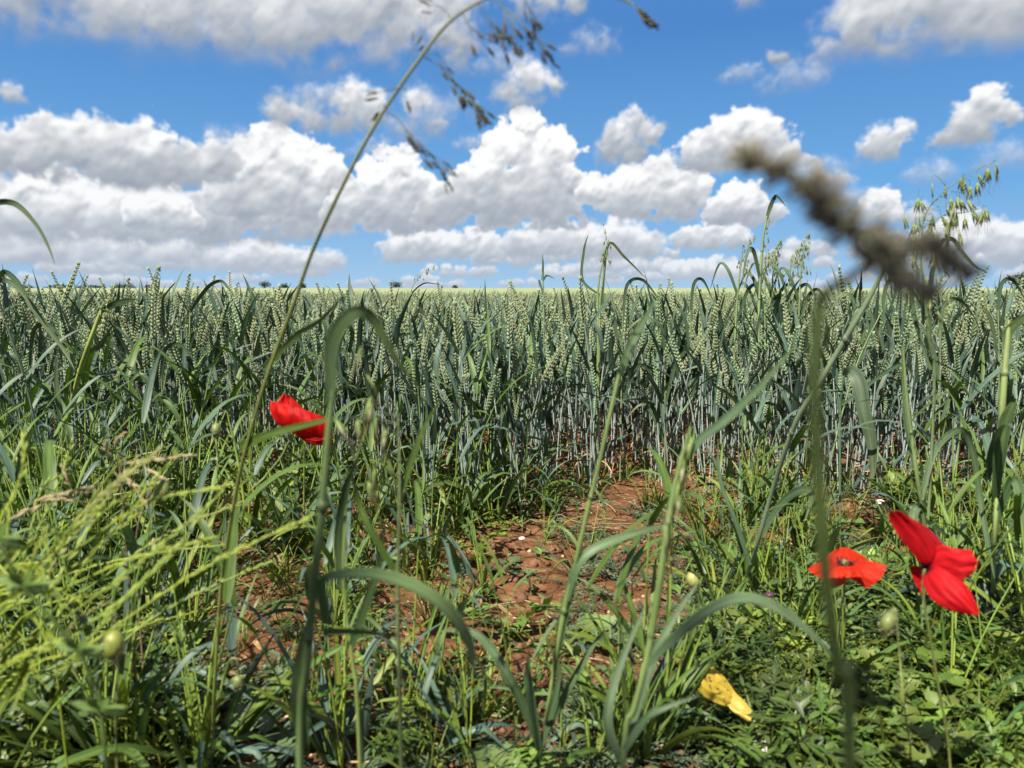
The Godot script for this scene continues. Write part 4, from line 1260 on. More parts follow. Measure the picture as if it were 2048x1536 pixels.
# a petal between its two side edges (from the heart outwards), bulging and crumpled across
func petal_patch(b: MB, le: Array, re: Array, bulge: float, crumple: float, heart_col: Color, col: Color) -> void:
	var rows := 18
	var cols := 16
	var L := cat(W(le), 12)
	var R := cat(W(re), 12)
	var at := b.v.size()
	var nz := FastNoiseLite.new()
	nz.seed = rng.randi() % 999
	nz.frequency = 1.0
	var pts := PackedVector3Array()
	var size := L[0].distance_to((L[-1] + R[-1]) * 0.5)
	for i in rows + 1:
		var f := float(i) / rows
		var l := L[int(f * (L.size() - 1))]
		var r := R[int(f * (R.size() - 1))]
		var nor := Vector3(0, 0.35, 1).normalized()
		for j in cols + 1:
			var q := float(j) / cols
			var c := crumple * size * f * (nz.get_noise_2d(q * 4.0, f * 1.3) * 1.2 + nz.get_noise_2d(q * 11.0 + 7.0, f * 2.0) * 0.6)
			var out := (l.lerp(r, 0.5) - L[0]).normalized() * size * (0.05 * sin(q * PI) + 0.05 * nz.get_noise_2d(q * 9.0, 40.0)) * f * f
			pts.append(l.lerp(r, q) + nor * (bulge * size * sin(q * PI) * sin(minf(1.0, f * 1.2) * PI * 0.6) + c) + out)
	for i in rows + 1:
		for j in cols + 1:
			var u := pts[i * (cols + 1) + mini(j + 1, cols)] - pts[i * (cols + 1) + maxi(j - 1, 0)]
			var w := pts[mini(i + 1, rows) * (cols + 1) + j] - pts[maxi(i - 1, 0) * (cols + 1) + j]
			var nn := u.cross(w)
			b.v.append(pts[i * (cols + 1) + j])
			b.n.append(nn.normalized() if nn.length_squared() > 1e-18 else Vector3(0, 0.3, 1).normalized())
			b.c.append(heart_col.lerp(col, smoothstep(0.1, 0.26, float(i) / rows)))
			b.u.append(Vector2(float(j) / cols, float(i) / rows))
	for i in rows:
		for j in cols:
			var k := at + i * (cols + 1) + j
			b.ix.append_array([k, k + cols + 1, k + cols + 2, k, k + cols + 2, k + 1])

func poppy(label: String, stem: Array, heart: Vector3, petals: Array, col: Color, base: Vector3, open: bool) -> Node3D:
	var root := thing("poppy", label, "poppy", base)
	hairy_stem(root, [base] + W(stem) + [heart], 0.0011, Color(0.19, 0.24, 0.06))
	for q in petals:
		var b := MB.new()
		petal_patch(b, [heart] + q[0], [heart + Vector3(0.001, 0, 0)] + q[1], q[2], q[3], Color(0.012, 0.004, 0.012) if q[4] else col * 0.8, tint(col, 0.06))
		part("petal", b.mesh(M.petal), root).position = -root.position
	var hb := MB.new()
	if open:
		hb.blob(heart + Vector3(0, 0.006, 0), Vector3(0.004, 0.005, 0.004), 5, 8, Color(0.22, 0.26, 0.09), 0.0, rng)
		for i in 40:
			var a := rnd(0, TAU)
			var e := heart + Vector3(cos(a) * rnd(0.006, 0.011), rnd(0.006, 0.012), sin(a) * rnd(0.006, 0.011))
			hb.tube(PackedVector3Array([heart, e]), [0.0002, 0.0002], 3, Color(0.02, 0.012, 0.02))
			hb.blob(e, Vector3(0.0009, 0.0012, 0.0009), 3, 4, Color(0.03, 0.02, 0.03), 0.0, rng)
	else:
		hb.blob(heart - Vector3(0, 0, 0.003), Vector3(0.0035, 0.003, 0.003), 5, 8, Color(0.06, 0.05, 0.02), 0.0, rng)
	part("seed_head", hb.mesh(M.herb), root).position = -root.position
	return root

func bud(label: String, stem: Array, tip_dir: Vector3, length: float, base: Vector3, col: Color) -> void:
	var root := thing("poppy_bud", label, "poppy bud", base)
	var pts := [base] + W(stem)
	hairy_stem(root, pts, 0.0008, Color(0.18, 0.23, 0.06))
	var end: Vector3 = pts[-1]
	var d := tip_dir.normalized()
	var b := MB.new()
	b.blob(Vector3.ZERO, Vector3(length * 0.29, length * 0.5, length * 0.27), 9, 10, col, 0.03, rng)
	for i in 130:
		var o := Vector3(rnd(-1, 1), rnd(-1, 1), rnd(-1, 1)).normalized()
		b.husk(o * Vector3(length * 0.28, length * 0.49, length * 0.26), o + Vector3(0, 0.3, 0), 0.0035, 0.0001, 3, Color(0.42, 0.44, 0.24), Color(0.55, 0.55, 0.4))
	var x := Vector3(0, 0, 1).cross(d)
	x = Vector3.RIGHT if x.length() < 0.05 else x.normalized()
	var o := part("bud", b.mesh(M.herb), root)
	o.transform = Transform3D(Basis(x, d, x.cross(d)), end + d * length * 0.45 - root.position)

func make_poppies() -> void:
	poppy("drooping deep red poppy seen from the side behind the hooked grass leaf", [[492, 1006, 1.03], [526, 958, 1.02], [560, 917, 1.01], [580, 880, 1.0]], P(596, 872, 1.0),
		[[[[560, 852, 0.985], [542, 826, 0.98], [541, 802, 0.985]], [[648, 884, 0.985], [660, 860, 0.975], [652, 836, 0.98]], 0.22, 0.10, false],
		[[[556, 842, 1.02], [552, 815, 1.03], [566, 788, 1.035]], [[640, 868, 1.02], [625, 838, 1.03], [596, 806, 1.035]], 0.05, 0.10, false],
		[[[610, 872, 0.99], [640, 868, 0.985], [662, 850, 0.985]], [[605, 880, 0.99], [630, 890, 0.985], [664, 890, 0.985]], 0.1, 0.08, false]], RED, G(470, 1140), false)
	poppy("large red poppy seen from the side with its petals spread like wings", [[1898, 1500, 0.74], [1876, 1370, 0.71], [1856, 1250, 0.69], [1846, 1180, 0.68]], P(1850, 1138, 0.68),
		[[[[1836, 1122, 0.675], [1812, 1092, 0.67], [1792, 1064, 0.665], [1776, 1027, 0.66]], [[1884, 1120, 0.68], [1886, 1092, 0.685], [1852, 1054, 0.685], [1802, 1026, 0.67]], 0.10, 0.06, true],
		[[[1858, 1108, 0.68], [1880, 1090, 0.675], [1908, 1097, 0.665], [1942, 1100, 0.655]], [[1868, 1142, 0.675], [1894, 1150, 0.665], [1920, 1158, 0.655], [1942, 1153, 0.65]], 0.14, 0.10, true],
		[[[1876, 1130, 0.672], [1906, 1142, 0.662], [1932, 1170, 0.652], [1957, 1222, 0.645]], [[1845, 1160, 0.675], [1858, 1192, 0.665], [1884, 1214, 0.655], [1915, 1226, 0.65]], 0.16, 0.08, true],
		[[[1838, 1132, 0.685], [1826, 1132, 0.69], [1818, 1136, 0.69]], [[1848, 1158, 0.685], [1846, 1176, 0.69], [1842, 1191, 0.69]], 0.05, 0.06, true]], Color(0.62, 0.009, 0.016), Vector3(P(1920, 1560, 0.76).x, 0.0, P(1920, 1560, 0.76).z), false)
	poppy("small scarlet poppy opened flat with drooping side petals", [[1672, 1330, 0.84], [1678, 1240, 0.83], [1689, 1180, 0.82]], P(1688, 1138, 0.82),
		[[[[1668, 1126, 0.82], [1640, 1124, 0.81], [1614, 1138, 0.80]], [[1692, 1152, 0.81], [1690, 1166, 0.80], [1670, 1177, 0.795]], 0.12, 0.08, false],
		[[[1662, 1128, 0.84], [1652, 1116, 0.86], [1676, 1096, 0.88]], [[1714, 1128, 0.84], [1736, 1120, 0.86], [1702, 1098, 0.88]], 0.02, 0.08, false],
		[[[1712, 1126, 0.82], [1740, 1122, 0.81], [1773, 1133, 0.80]], [[1690, 1150, 0.81], [1706, 1160, 0.80], [1734, 1178, 0.795]], 0.12, 0.08, false],
		[[[1676, 1132, 0.80], [1662, 1142, 0.79], [1660, 1156, 0.785]], [[1704, 1132, 0.80], [1722, 1142, 0.79], [1728, 1152, 0.785]], 0.1, 0.12, false]], SCARLET, G(1650, 1420), true)
	var pale := Color(0.34, 0.36, 0.12)
	var gr := Color(0.17, 0.21, 0.065)
	bud("pale upright poppy bud above the arching oat leaf", [[1440, 1420, 0.95], [1420, 1290, 0.93], [1392, 1178, 0.92]], Vector3(-0.35, 1, 0.1), 0.026, G(1460, 1480), pale)
	bud("hairy green poppy bud nodding beside the large red poppy", [[1812, 1440, 0.72], [1800, 1320, 0.71], [1793, 1240, 0.70], [1789, 1218, 0.70], [1783, 1226, 0.70]], Vector3(-0.35, -1, 0.1), 0.022, G(1826, 1500), gr)
	bud("blurred hairy poppy bud hanging among the rye-grass", [[232, 1500, 0.62], [236, 1350, 0.6], [232, 1240, 0.59], [224, 1228, 0.59], [226, 1262, 0.59]], Vector3(0.02, -1, 0), 0.027, Vector3(P(236, 1540, .64).x, 0, P(236, 1540, .64).z), Color(0.22, 0.26, 0.05))
	bud("small nodding poppy bud on a hooked stalk over bare soil", [[440, 1400, 0.86], [448, 1345, 0.85], [462, 1318, 0.84], [474, 1322, 0.84], [475, 1352, 0.84]], Vector3(-0.02, -1, 0), 0.018, G(442, 1430), gr)
	bud("poppy bud on a bent stalk in the grass below the straw panicle", [[300, 1100, 1.0], [306, 1000, 0.98], [314, 958, 0.97], [322, 962, 0.97]], Vector3(0.25, -1, 0), 0.028, G(292, 1180), gr)
	bud("tiny poppy bud low in the grass at the foot of the wheat", [[274, 1010, 1.4], [272, 950, 1.35], [274, 940, 1.35]], Vector3(0, -1, 0), 0.02, G(280, 1060), gr)
	bud("slim poppy bud pointing up among the leaves left of the red poppy", [[436, 960, 1.25], [434, 905, 1.2], [433, 875, 1.2]], Vector3(0.02, 1, 0), 0.026, G(440, 1010), gr)
	bud("round green poppy bud by the stout oat stalk", [[1984, 1010, 1.2], [1986, 930, 1.15], [1988, 915, 1.15]], Vector3(0.05, -1, 0), 0.024, G(1980, 1100), gr)
	# a purple seed capsule
	var base := G(1545, 1330)
	var root := thing("poppy_capsule", "small purple-topped seed capsule behind the arching oat leaf", "seed capsule", base)
	hairy_stem(root, [base] + W([[1542, 1260, 0.95], [1540, 1202, 0.94]]), 0.0007, Color(0.17, 0.22, 0.06))
	var b := MB.new()
	var p := P(1539, 1198, 0.94)
	b.blob(p, Vector3(0.005, 0.006, 0.005), 6, 9, Color(0.12, 0.12, 0.07), 0.02, rng)
	b.blob(p + Vector3(0, 0.006, 0), Vector3(0.0065, 0.002, 0.0065), 4, 9, Color(0.10, 0.03, 0.07), 0.1, rng)
	part("capsule", b.mesh(M.herb), root).position = -root.position

	# pinkish white bindweed flowers in the weeds
	for q in [[1496, 1322, "pinkish bindweed flower beside the yellow leaf", Color(0.68, 0.6, 0.65)], [1592, 1336, "white bindweed flower in the low weeds under the scarlet poppy", Color(0.68, 0.6, 0.65)], [1518, 1500, "small white bindweed flower at the foot of a grass leaf", Color(0.68, 0.6, 0.65)], [1820, 1180, "white flower half hidden behind the large red poppy", Color(0.68, 0.6, 0.65)], [1762, 1012, "small white flower on the soil before the wheat", Color(0.68, 0.6, 0.65)], [1048, 1084, "tiny white flower beside the bent wheat leaves", Color(0.68, 0.6, 0.65)], [700, 1098, "tiny white flower deep in the grass clumps", Color(0.68, 0.6, 0.65)]]:
		p = G(q[0], q[1] + 20)
		root = thing("bindweed_flower", q[2], "flower", p)
		b = MB.new()
		var s := 0.011 + 0.002 * rng.randf()
		if q[2].begins_with("tiny"): s *= 0.6
		for k in 5:
			var a := TAU * k / 5.0
			b.petal(Vector3(0, 0.03, 0), Vector3(cos(a), 0.7, sin(a)), Vector3(-cos(a), 1.2, -sin(a)), s, s * 1.35, [0.15, 0.6, 0.95, 1.0, 0.8], 0.2, 0.2, 0.05, q[3], q[3], 5, 4, rng)
		part("corolla", b.mesh(M.herb), root)
		var st := MB.new()
		st.tube(PackedVector3Array([Vector3(0.004, -0.004, 0), Vector3(0.002, 0.016, 0), Vector3(0, 0.031, 0)]), [0.0007, 0.0006], 5, MIDGREEN)
		part("stalk", st.mesh(M.stalk), root)
		root.rotation = Vector3(rnd(0.2, 0.5), rnd(0, TAU), rnd(-0.3, 0.3))

	# yellow leaf and dry curled leaf
	base = G(1455, 1450)
	root = thing("yellow_leaf", "bright yellow dying leaf with small holes lying over the weeds", "leaf", base)
	b = MB.new()
	petal_patch(b, [P(1478, 1408, 0.910), [1452, 1412, 0.900], [1420, 1400, 0.895], [1396, 1382, 0.890]], [P(1482, 1400, 0.910), [1462, 1372, 0.910], [1444, 1348, 0.910], [1424, 1334, 0.905]], 0.08, 0.06, Color(0.48, 0.32, 0.04), Color(0.50, 0.36, 0.045))
	part("blade", b.mesh(M.herb), root).position = -base
	b = MB.new()
	petal_patch(b, [P(1450, 1398, 0.905), [1462, 1420, 0.900], [1480, 1432, 0.895], [1496, 1442, 0.890]], [P(1462, 1380, 0.907), [1478, 1392, 0.905], [1494, 1408, 0.900], [1503, 1424, 0.895]], 0.1, 0.08, Color(0.48, 0.32, 0.04), Color(0.47, 0.32, 0.045))
	part("lobe", b.mesh(M.herb), root).position = -base
	b = MB.new()
	for i in 7:
		var c := P(rnd(1410, 1455), rnd(1355, 1405), 0.892) - base
		b.blob(c, Vector3(0.0016, 0.0012, 0.0012) * rnd(0.5, 1.1), 4, 6, Color(0.05, 0.03, 0.015), 0.2, rng)
	part("blemishes", b.mesh(M.stone), root).set_meta("kind", "stuff")
	base = G(1370, 1372)
	root = thing("dry_leaf", "curled tan dry leaf pointing at the yellow leaf", "leaf", base)
	b = MB.new()
	b.petal(Vector3.ZERO, P(1430, 1322, 1.0) - base, Vector3(0, 1, 0.4), 0.055, 0.026, [0.3, 0.9, 1.0, 0.8, 0.3], 0.9, -0.15, 0.08, Color(0.30, 0.2, 0.1), Color(0.38, 0.27, 0.15), 9, 6, rng, 0.05)
	part("blade", b.mesh(M.dry), root)
	base = G(960, 1300)
	root = thing("yellow_leaf", "small fallen yellowed leaf on the bare soil in the middle", "leaf", base)
	b = MB.new()
	b.petal(Vector3.ZERO, Vector3(0.03, 0.012, -0.012), Vector3(0, 1, 0.5), 0.038, 0.03, [0.3, 0.9, 1.0, 0.7, 0.15], 0.3, 0.1, 0.06, Color(0.38, 0.22, 0.02), Color(0.5, 0.32, 0.03), 7, 6, rng, 0.04)
	part("blade", b.mesh(M.herb), root)

# ------------------------------------------------------------------ grass tufts, weeds, trees
func proto_tuft(n: int, tall: float, wide: float, col: Color, stems: int, dead: int) -> Node3D:
	var root := Node3D.new()
	root.name = "grass_tuft"
	for i in n:
		var a := rnd(0, TAU)
		var b := MB.new()
		var out := rnd(0.15, 1.0)
		var c := tint(col, 0.25)
		if rng.randf() < 0.34: c = tint(Color(0.17, 0.24, 0.04), 0.25)
		blade(b, Vector3(cos(a), -0.1, sin(a)) * rnd(0.004, 0.03), Vector3(cos(a) * out, 1.3, sin(a) * out), tall * rnd(0.6, 1.15), rnd(0.6, 3.2), wide * rnd(0.7, 1.25), 8, c, tint(c, 0.15), rnd(0.15, 0.45), rnd(0.4, 0.7) if rng.randf() < 0.25 else -1.0, rnd(-1.6, 1.6))
		part("leaf", b.mesh(M.leaf), root)
	for i in stems:
		var b := MB.new()
		var a := rnd(0, TAU)
		var h := tall * rnd(0.8, 1.25)
		var l := Vector3(cos(a), 0, sin(a)) * rnd(0.02, 0.09)
		b.tube(cat([Vector3(0, -0.01, 0), Vector3(0, h * 0.5, 0) + l * 0.4, Vector3(0, h, 0) + l], 3), [0.0017, 0.0015, 0.001], 5, tint(LIME, 0.2), tint(MIDGREEN * 1.5, 0.2))
		part("stem", b.mesh(M.stalk), root)
		b = MB.new()
		var a2 := rnd(0, TAU)
		blade(b, Vector3(0, h, 0) + l, Vector3(cos(a2), 1.6, sin(a2)), tall * 0.6, rnd(0.8, 2.5), wide, 7, tint(col, 0.2), tint(col, 0.2), 0.3, -1.0, rnd(-1, 1))
		part("leaf", b.mesh(M.leaf), root)
	for i in dead:
		var b := MB.new()
		var a := rnd(0, TAU)
		blade(b, Vector3(cos(a), 0.0, sin(a)) * 0.01, Vector3(cos(a), 0.5, sin(a)), tall * rnd(0.3, 0.6), 3.0, wide * 0.6, 6, tint(STRAW, 0.3), tint(TAN, 0.3), 0.5, -1.0, rnd(-2, 2))
		part("dead_leaf", b.mesh(M.dry), root)
	return root

# an erect herb with oval leaves
func proto_herb(h: float, leaf: float, n: int, col: Color, prof: Array, fat: float, teeth: float) -> Node3D:
	var root := Node3D.new()
	root.name = "leafy_weed"
	var b := MB.new()
	var lean := Vector3(rnd(-0.3, 0.3), 0, rnd(-0.3, 0.3)) * h
	var line := cat([Vector3(0, -0.006, 0), Vector3(0, h * 0.5, 0) + lean * 0.3, Vector3(0, h, 0) + lean], 5)
	b.tube(line, [0.0013, 0.0008], 5, tint(col * 1.4, 0.1), tint(col * 1.5, 0.1))
	part("stem", b.mesh(M.stalk), root)
	var a := rnd(0, TAU)
	for i in n:
		var f := lerpf(0.08, 1.0, float(i) / n)
		a += 2.4
		var q := line[int(f * (line.size() - 1))]
		var s := leaf * lerpf(1.15, 0.5, f) * rnd(0.75, 1.2)
		var d := Vector3(cos(a), rnd(0.2, 0.9), sin(a)).normalized()
		var l := MB.new()
		var st := q + d * s * 0.3
		l.tube(PackedVector3Array([q, st]), [0.0006, 0.0005], 4, col * 1.4)
		l.petal(st, d, Vector3(-d.x * 0.6, 1, -d.z * 0.6), s, s * fat, prof, 0.25, rnd(0.05, 0.4), 0.03, tint(col, 0.15), tint(col, 0.15), 6, 4, rng, teeth)
		part("leaf", l.mesh(M.herb), root)
	return root

# a flat or rising rosette
func proto_rosette(n: int, leaf: float, col: Color, prof: Array, fat: float, rise: float, teeth: float) -> Node3D:
	var root := Node3D.new()
	root.name = "rosette_weed"
	for i in n:
		var a := TAU * i / n + rnd(-0.3, 0.3)
		var s := leaf * rnd(0.65, 1.15)
		var d := Vector3(cos(a), rnd(rise * 0.5, rise * 1.4), sin(a)).normalized()
		var b := MB.new()
		var p := Vector3(cos(a), 0, sin(a)) * 0.003
		b.tube(PackedVector3Array([p - Vector3(0, 0.004, 0), p + d * s * 0.3, p + d * s * 0.55]), [0.001, 0.0008], 5, tint(col * 1.5, 0.15))
		b.petal(p + d * s * 0.5, d, Vector3(-d.x * 0.7, 1, -d.z * 0.7), s * 0.8, s * fat, prof, 0.3, rnd(0.1, 0.45), 0.05, tint(col, 0.18), tint(col, 0.18), 9, 6, rng, teeth)
		part("leaf", b.mesh(M.herb), root)
	return root

# sprays of small leaves for the ground cover
func spray(col: Color, runners: int, reach: float, leaf: float, fat: float, rise: float) -> MB:
	var b := MB.new()
	for i in runners:
		var a := rnd(0, TAU)
		var d := Vector3(cos(a), 0, sin(a))
		var line := cat([Vector3(0, 0.002, 0), d * reach * 0.4 + Vector3(0, reach * rise, 0), d * reach + Vector3(rnd(-.01, .01), reach * rise * rnd(0.4, 1.4), rnd(-.01, .01))], 4)
		b.tube(line, [0.0007, 0.0005], 3, col * 1.2)
		for k in 9:
			var q := line[int(rnd(0.15, 1.0) * (line.size() - 1))]
			var e := Vector3(rnd(-1, 1), rnd(0.05, 0.45), rnd(-1, 1)).normalized()
			b.petal(q, e, Vector3(-e.x * 0.4, 1.2, -e.z * 0.4), leaf * rnd(0.6, 1.2), leaf * fat, [0.2, 0.8, 1.0, 0.7, 0.1], 0.3, 0.15, 0.0, tint(col, 0.25), tint(col, 0.25), 3, 2, rng)
	return b

func spot(p: Vector3, s: float, tilt := 0.12) -> Transform3D:
	return Transform3D(Basis.from_euler(Vector3(rnd(-tilt, tilt), rnd(0, TAU), rnd(-tilt, tilt))).scaled(Vector3.ONE * s), p)

func make_weeds() -> void:
	var tufts := []
	for k in 9:
		var o := proto_tuft([9, 12, 8, 11, 10, 7, 12, 9, 8][k], [0.17, 0.22, 0.26, 0.20, 0.14, 0.3, 0.19, 0.24, 0.16][k], [0.011, 0.012, 0.013, 0.009, 0.008, 0.012, 0.013, 0.008, 0.011][k], [BLUEGREEN * 1.15, SWARD, MIDGREEN, SWARD * 1.2, MIDGREEN * 1.1, BLUEGREEN * 1.15, SWARD, MIDGREEN * 1.2, BLUEGREEN * 1.25][k], [1, 2, 3, 2, 1, 3, 1, 3, 2][k], 2)
		tag(o, "", "grass", "grass tufts between the weeds and the wheat")
		tufts.append(o)
	var put := []
	while put.size() < 165:     # thick on the left, before the crop
		var x := rnd(-80, 1060)
		var y := rnd(930, 1290)
		if (x > 880 and y > 1080) or (y > 1150 and x > 430 and rng.randf() < 0.8) or (x < 600 and y > 1230 and rng.randf() < 0.5): continue
		put.append([x, y, rnd(0.85, 1.4) * (1.0 if y < 1120 else 0.8)])
	for i in 26: put.append([rnd(1390, 1640), rnd(1020, 1330), rnd(0.6, 1.0)])
	for i in 26: put.append([rnd(-60, 2100), rnd(995, 1065), rnd(0.4, 0.7)])
	for i in 6: put.append([rnd(850, 1300), rnd(1340, 1540), rnd(0.5, 0.8)])
	for i in 6: put.append([rnd(880, 1330), rnd(1060, 1300), rnd(0.4, 0.7)])
	for i in 30: put.append([rnd(1840, 2120), rnd(990, 1440), rnd(0.7, 1.15)])
	for i in 7: put.append([rnd(1560, 2080), rnd(1200, 1560), rnd(0.5, 0.9)])
	for i in 11: put.append([rnd(590, 1000), rnd(1400, 1590), rnd(0.6, 0.95)])
	for i in 22: put.append([rnd(-60, 440), rnd(1300, 1600), rnd(0.8, 1.2)])
	for i in 6: put.append([rnd(1180, 1330), rnd(1400, 1560), rnd(0.7, 1.0)])
	for i in 8: put.append([rnd(1640, 1830), rnd(1000, 1100), rnd(0.5, 0.8)])
	for q in put:
		var left: bool = q[0] < 1100
		var where := "among the low weeds by the poppies"
		if q[1] < 1066: where = "at the foot of the wheat"
		elif left and q[0] < 430: where = "behind and under the sprawling rye-grass"
		elif left: where = "on the soil around the hooked grass"
		elif q[0] < 1390: where = "on the bare soil"
		copy(tufts[rng.randi() % tufts.size()], spot(G(q[0], q[1]), q[2]), "tuft of green grass " + where, "grass tufts " + where)
	for o in tufts: o.free()
	# low weeds one can pick out
	var OVAL := [0.15, 0.7, 1.0, 0.85, 0.5, 0.05]
	var LOBED := [0.5, 1.0, 0.55, 0.95, 0.5, 0.8, 0.4, 0.5, 0.05]
	var ROUND := [0.7, 1.15, 1.2, 1.1, 0.95, 0.6, 0.2]
	var herbs := [proto_herb(0.08, 0.026, 14, MIDGREEN * 1.1, OVAL, 0.6, 0.0), proto_herb(0.05, 0.02, 10, Color(0.10, 0.16, 0.05), OVAL, 0.7, 0.0), proto_herb(0.11, 0.022, 18, Color(0.13, 0.18, 0.045), OVAL, 0.45, 0.06), proto_herb(0.06, 0.03, 9, Color(0.09, 0.14, 0.07), LOBED, 0.6, 0.08)]
	for o in herbs: tag(o, "", "weed", "leafy weeds on the field margin")
	for i in 64:
		var x := rnd(1330, 2080)
		var y := rnd(1080, 1540)
		var t := "small upright leafy weed in the weeds around the poppies"
		var g := "leafy weeds around the poppies"
		if i > 40:
			x = rnd(60, 1250); y = rnd(1000, 1420)
			t = "small upright leafy weed between the grass tufts"
			g = "leafy weeds between the grass tufts"
		copy(herbs[rng.randi() % 4], spot(G(x, y), rnd(0.7, 1.3)), t, g)
	for q in [[420, 975, "bushy lime green weed in front of the wheat stems", 2, 1.5], [690, 900, "dark bushy weed under the wheat left of the poppy stem", 0, 1.2], [230, 880, "leafy dark green weed at the foot of the wheat", 0, 1.7], [1210, 1085, "lime green weed on the bare soil near the crop", 2, 0.9], [1790, 950, "leafy weed standing between the wheat stems", 0, 1.5], [1590, 985, "lime green weed at the crop edge beside the pale stems", 2, 0.9], [1110, 1010, "small bright weed at the crop edge over bare soil", 1, 1.0], [1062, 1185, "bright green young weed on the bare soil in the middle", 1, 1.1]]:
		copy(herbs[q[3]], spot(G(q[0], q[1]), q[4]), q[2], "singled out weeds")
	for o in herbs: o.free()
	var ros := [proto_rosette(7, 0.055, Color(0.115, 0.17, 0.05), ROUND, 1.1, 0.5, 0.05), proto_rosette(8, 0.07, Color(0.085, 0.135, 0.06), LOBED, 0.55, 0.45, 0.1), proto_rosette(6, 0.06, Color(0.075, 0.125, 0.07), OVAL, 0.65, 0.7, 0.03), proto_rosette(9, 0.045, Color(0.12, 0.18, 0.045), LOBED, 0.5, 0.6, 0.1)]
	for q in [[1215, 1290, 0, 0.95, "low weed with round crinkled leaves at the edge of the bare soil"], [560, 1430, 2, 1.2, "broad-leaved weed on brown soil below the hanging bud"], [505, 1530, 1, 1.3, "grey-green lobed weed on the soil at the foot of the tall grass"], [640, 1500, 2, 1.1, "dark broad-leaved weed in the shade beside the stout grass"], [840, 1500, 2, 1.2, "broad shaded weed beneath the arching leaf"], [1010, 1560, 0, 1.0, "round-leaved weed in shade below the blade grass"], [1530, 1320, 1, 1.25, "bluish lobed weed right behind the bindweed flowers"], [1640, 1420, 0, 1.2, "large pale leaf weed in front of the scarlet poppy"], [1720, 1500, 1, 1.2, "jagged-leaved weed in the dark corner under the poppies"], [1960, 1450, 0, 1.2, "round-leaved shaded weed right of the large poppy stem"], [1900, 1330, 1, 1.2, "dark jagged weed behind the large poppy stem"], [1570, 1530, 2, 1.1, "broad grey-green leaves at the foot of a grass blade"], [1400, 1480, 3, 1.1, "feathery green weed below the yellow leaf"], [330, 1420, 3, 1.3, "feathery yellow-green weed among the rye-grass"], [300, 1180, 3, 1.4, "feathery weed at the feet of the grass tufts"], [120, 1500, 1, 1.1, "lobed weed in the shaded corner under the rye-grass"], [1450, 1220, 3, 0.9, "small feathery weed beside the pale bud"], [1690, 1060, 0, 0.7, "low round-leaved weed behind the scarlet poppy"], [1010, 1140, 2, 0.7, "small broad weed on soil among bent leaves"], [720, 1240, 3, 0.8, "small feathery weed on the soil behind the arching leaf"]]:
		var o := copy(ros[q[2]], spot(G(q[0], q[1]), q[3]), q[4])
		tag(o, "", "weed")
	for o in ros: o.free()
	# ground cover nobody could count
	var knot := spray(Color(0.075, 0.115, 0.07), 7, 0.07, 0.012, 0.35, 0.25)
	var spots := []
	while spots.size() < 900:
		var x := rnd(-100, 2150)
		var y := rnd(985, 1560)
		var k := 0.06
		if x > 1350.0 and y > 1090.0: k = 0.6
		elif x > 1120.0 and x < 1480.0 and y > 1060.0 and y < 1290.0: k = 0.55
		elif x > 1150.0: k = 0.25 if y < 1090.0 else 0.4
		elif x < 420.0: k = 0.4
		if rng.randf() > k: continue
		var g := rnd(0.7, 1.4)
		spots.append([spot(G(x, y), rnd(0.5, 1.1), 0.2), Color(g * rnd(0.9, 1.15), g, g * rnd(0.8, 1.1))])
	scatter("knotgrass", "mat of low blue-green knotgrass over the soil", "ground cover", knot.mesh(M.herb), spots)
	var cover := [["low_weeds", "dense carpet of small oval-leaved weeds around the poppies", spray(Color(0.09, 0.16, 0.028), 6, 0.055, 0.018, 0.6, 0.6)], ["trailing_weeds", "trailing weeds with larger pale green leaves around the poppies", spray(Color(0.115, 0.18, 0.035), 5, 0.08, 0.027, 0.55, 0.5)], ["narrow_weeds", "narrow-leaved dark green weeds filling gaps by the poppies", spray(Color(0.06, 0.115, 0.025), 8, 0.06, 0.024, 0.28, 0.9)]]
	var patches := FastNoiseLite.new()
	patches.frequency = 3.0
	for c in cover:
		spots = []
		while spots.size() < 150:
			var x := rnd(-100, 2150)
			var y := rnd(985, 1570)
			var k := 0.03
			if x > 1380.0 and y > 1130.0: k = 0.9
			elif x < 420.0 and y > 1000.0: k = 0.3
			elif x > 1750.0: k = 0.6
			var p := G(x, y)
			k *= clampf(0.55 + 1.6 * patches.get_noise_3d(p.x, p.z, c[2].v.size()), 0.02, 1.0)
			if rng.randf() > k: continue
			var g := rng.randf() * 0.95 + 0.5
			spots.append([spot(p, rnd(0.5, 1.3), 0.3), Color(g * rnd(0.9, 1.2), g, g * rnd(0.75, 1.05))])
		scatter(c[0], c[1], "ground cover", c[2].mesh(M.herb), spots)
	var fine := MB.new()
	for i in 14:
		var a := rnd(0, TAU)
		blade(fine, Vector3(cos(a), 0, sin(a)) * rnd(0, 0.02), Vector3(cos(a) * rnd(0.2, 1), 1.2, sin(a) * rnd(0.2, 1)), rnd(0.04, 0.11), rnd(0.5, 2.5), 0.0035, 5, tint(MIDGREEN, 0.3), tint(LIME * 0.8, 0.3), 0.3)
	spots = []
	while spots.size() < 380:
		var x := rnd(-100, 2150)
		var y := rnd(950, 1570)
		if x > 880.0 and x < 1400.0 and y > 1040.0 and rng.randf() < 0.9: continue
		if y > 1200.0 and x > 380 and x < 1400 and rng.randf() < 0.85: continue
		var g := rnd(0.7, 1.3)
		spots.append([spot(G(x, y), rnd(0.6, 1.3), 0.25), Color(g * rnd(0.9, 1.2), g, g * rnd(0.8, 1.1))])
	scatter("fine_grass", "short fine grass growing through the weeds", "grass", fine.mesh(M.leaf), spots)
	# the verge goes on to both sides
	var merged := MB.new()
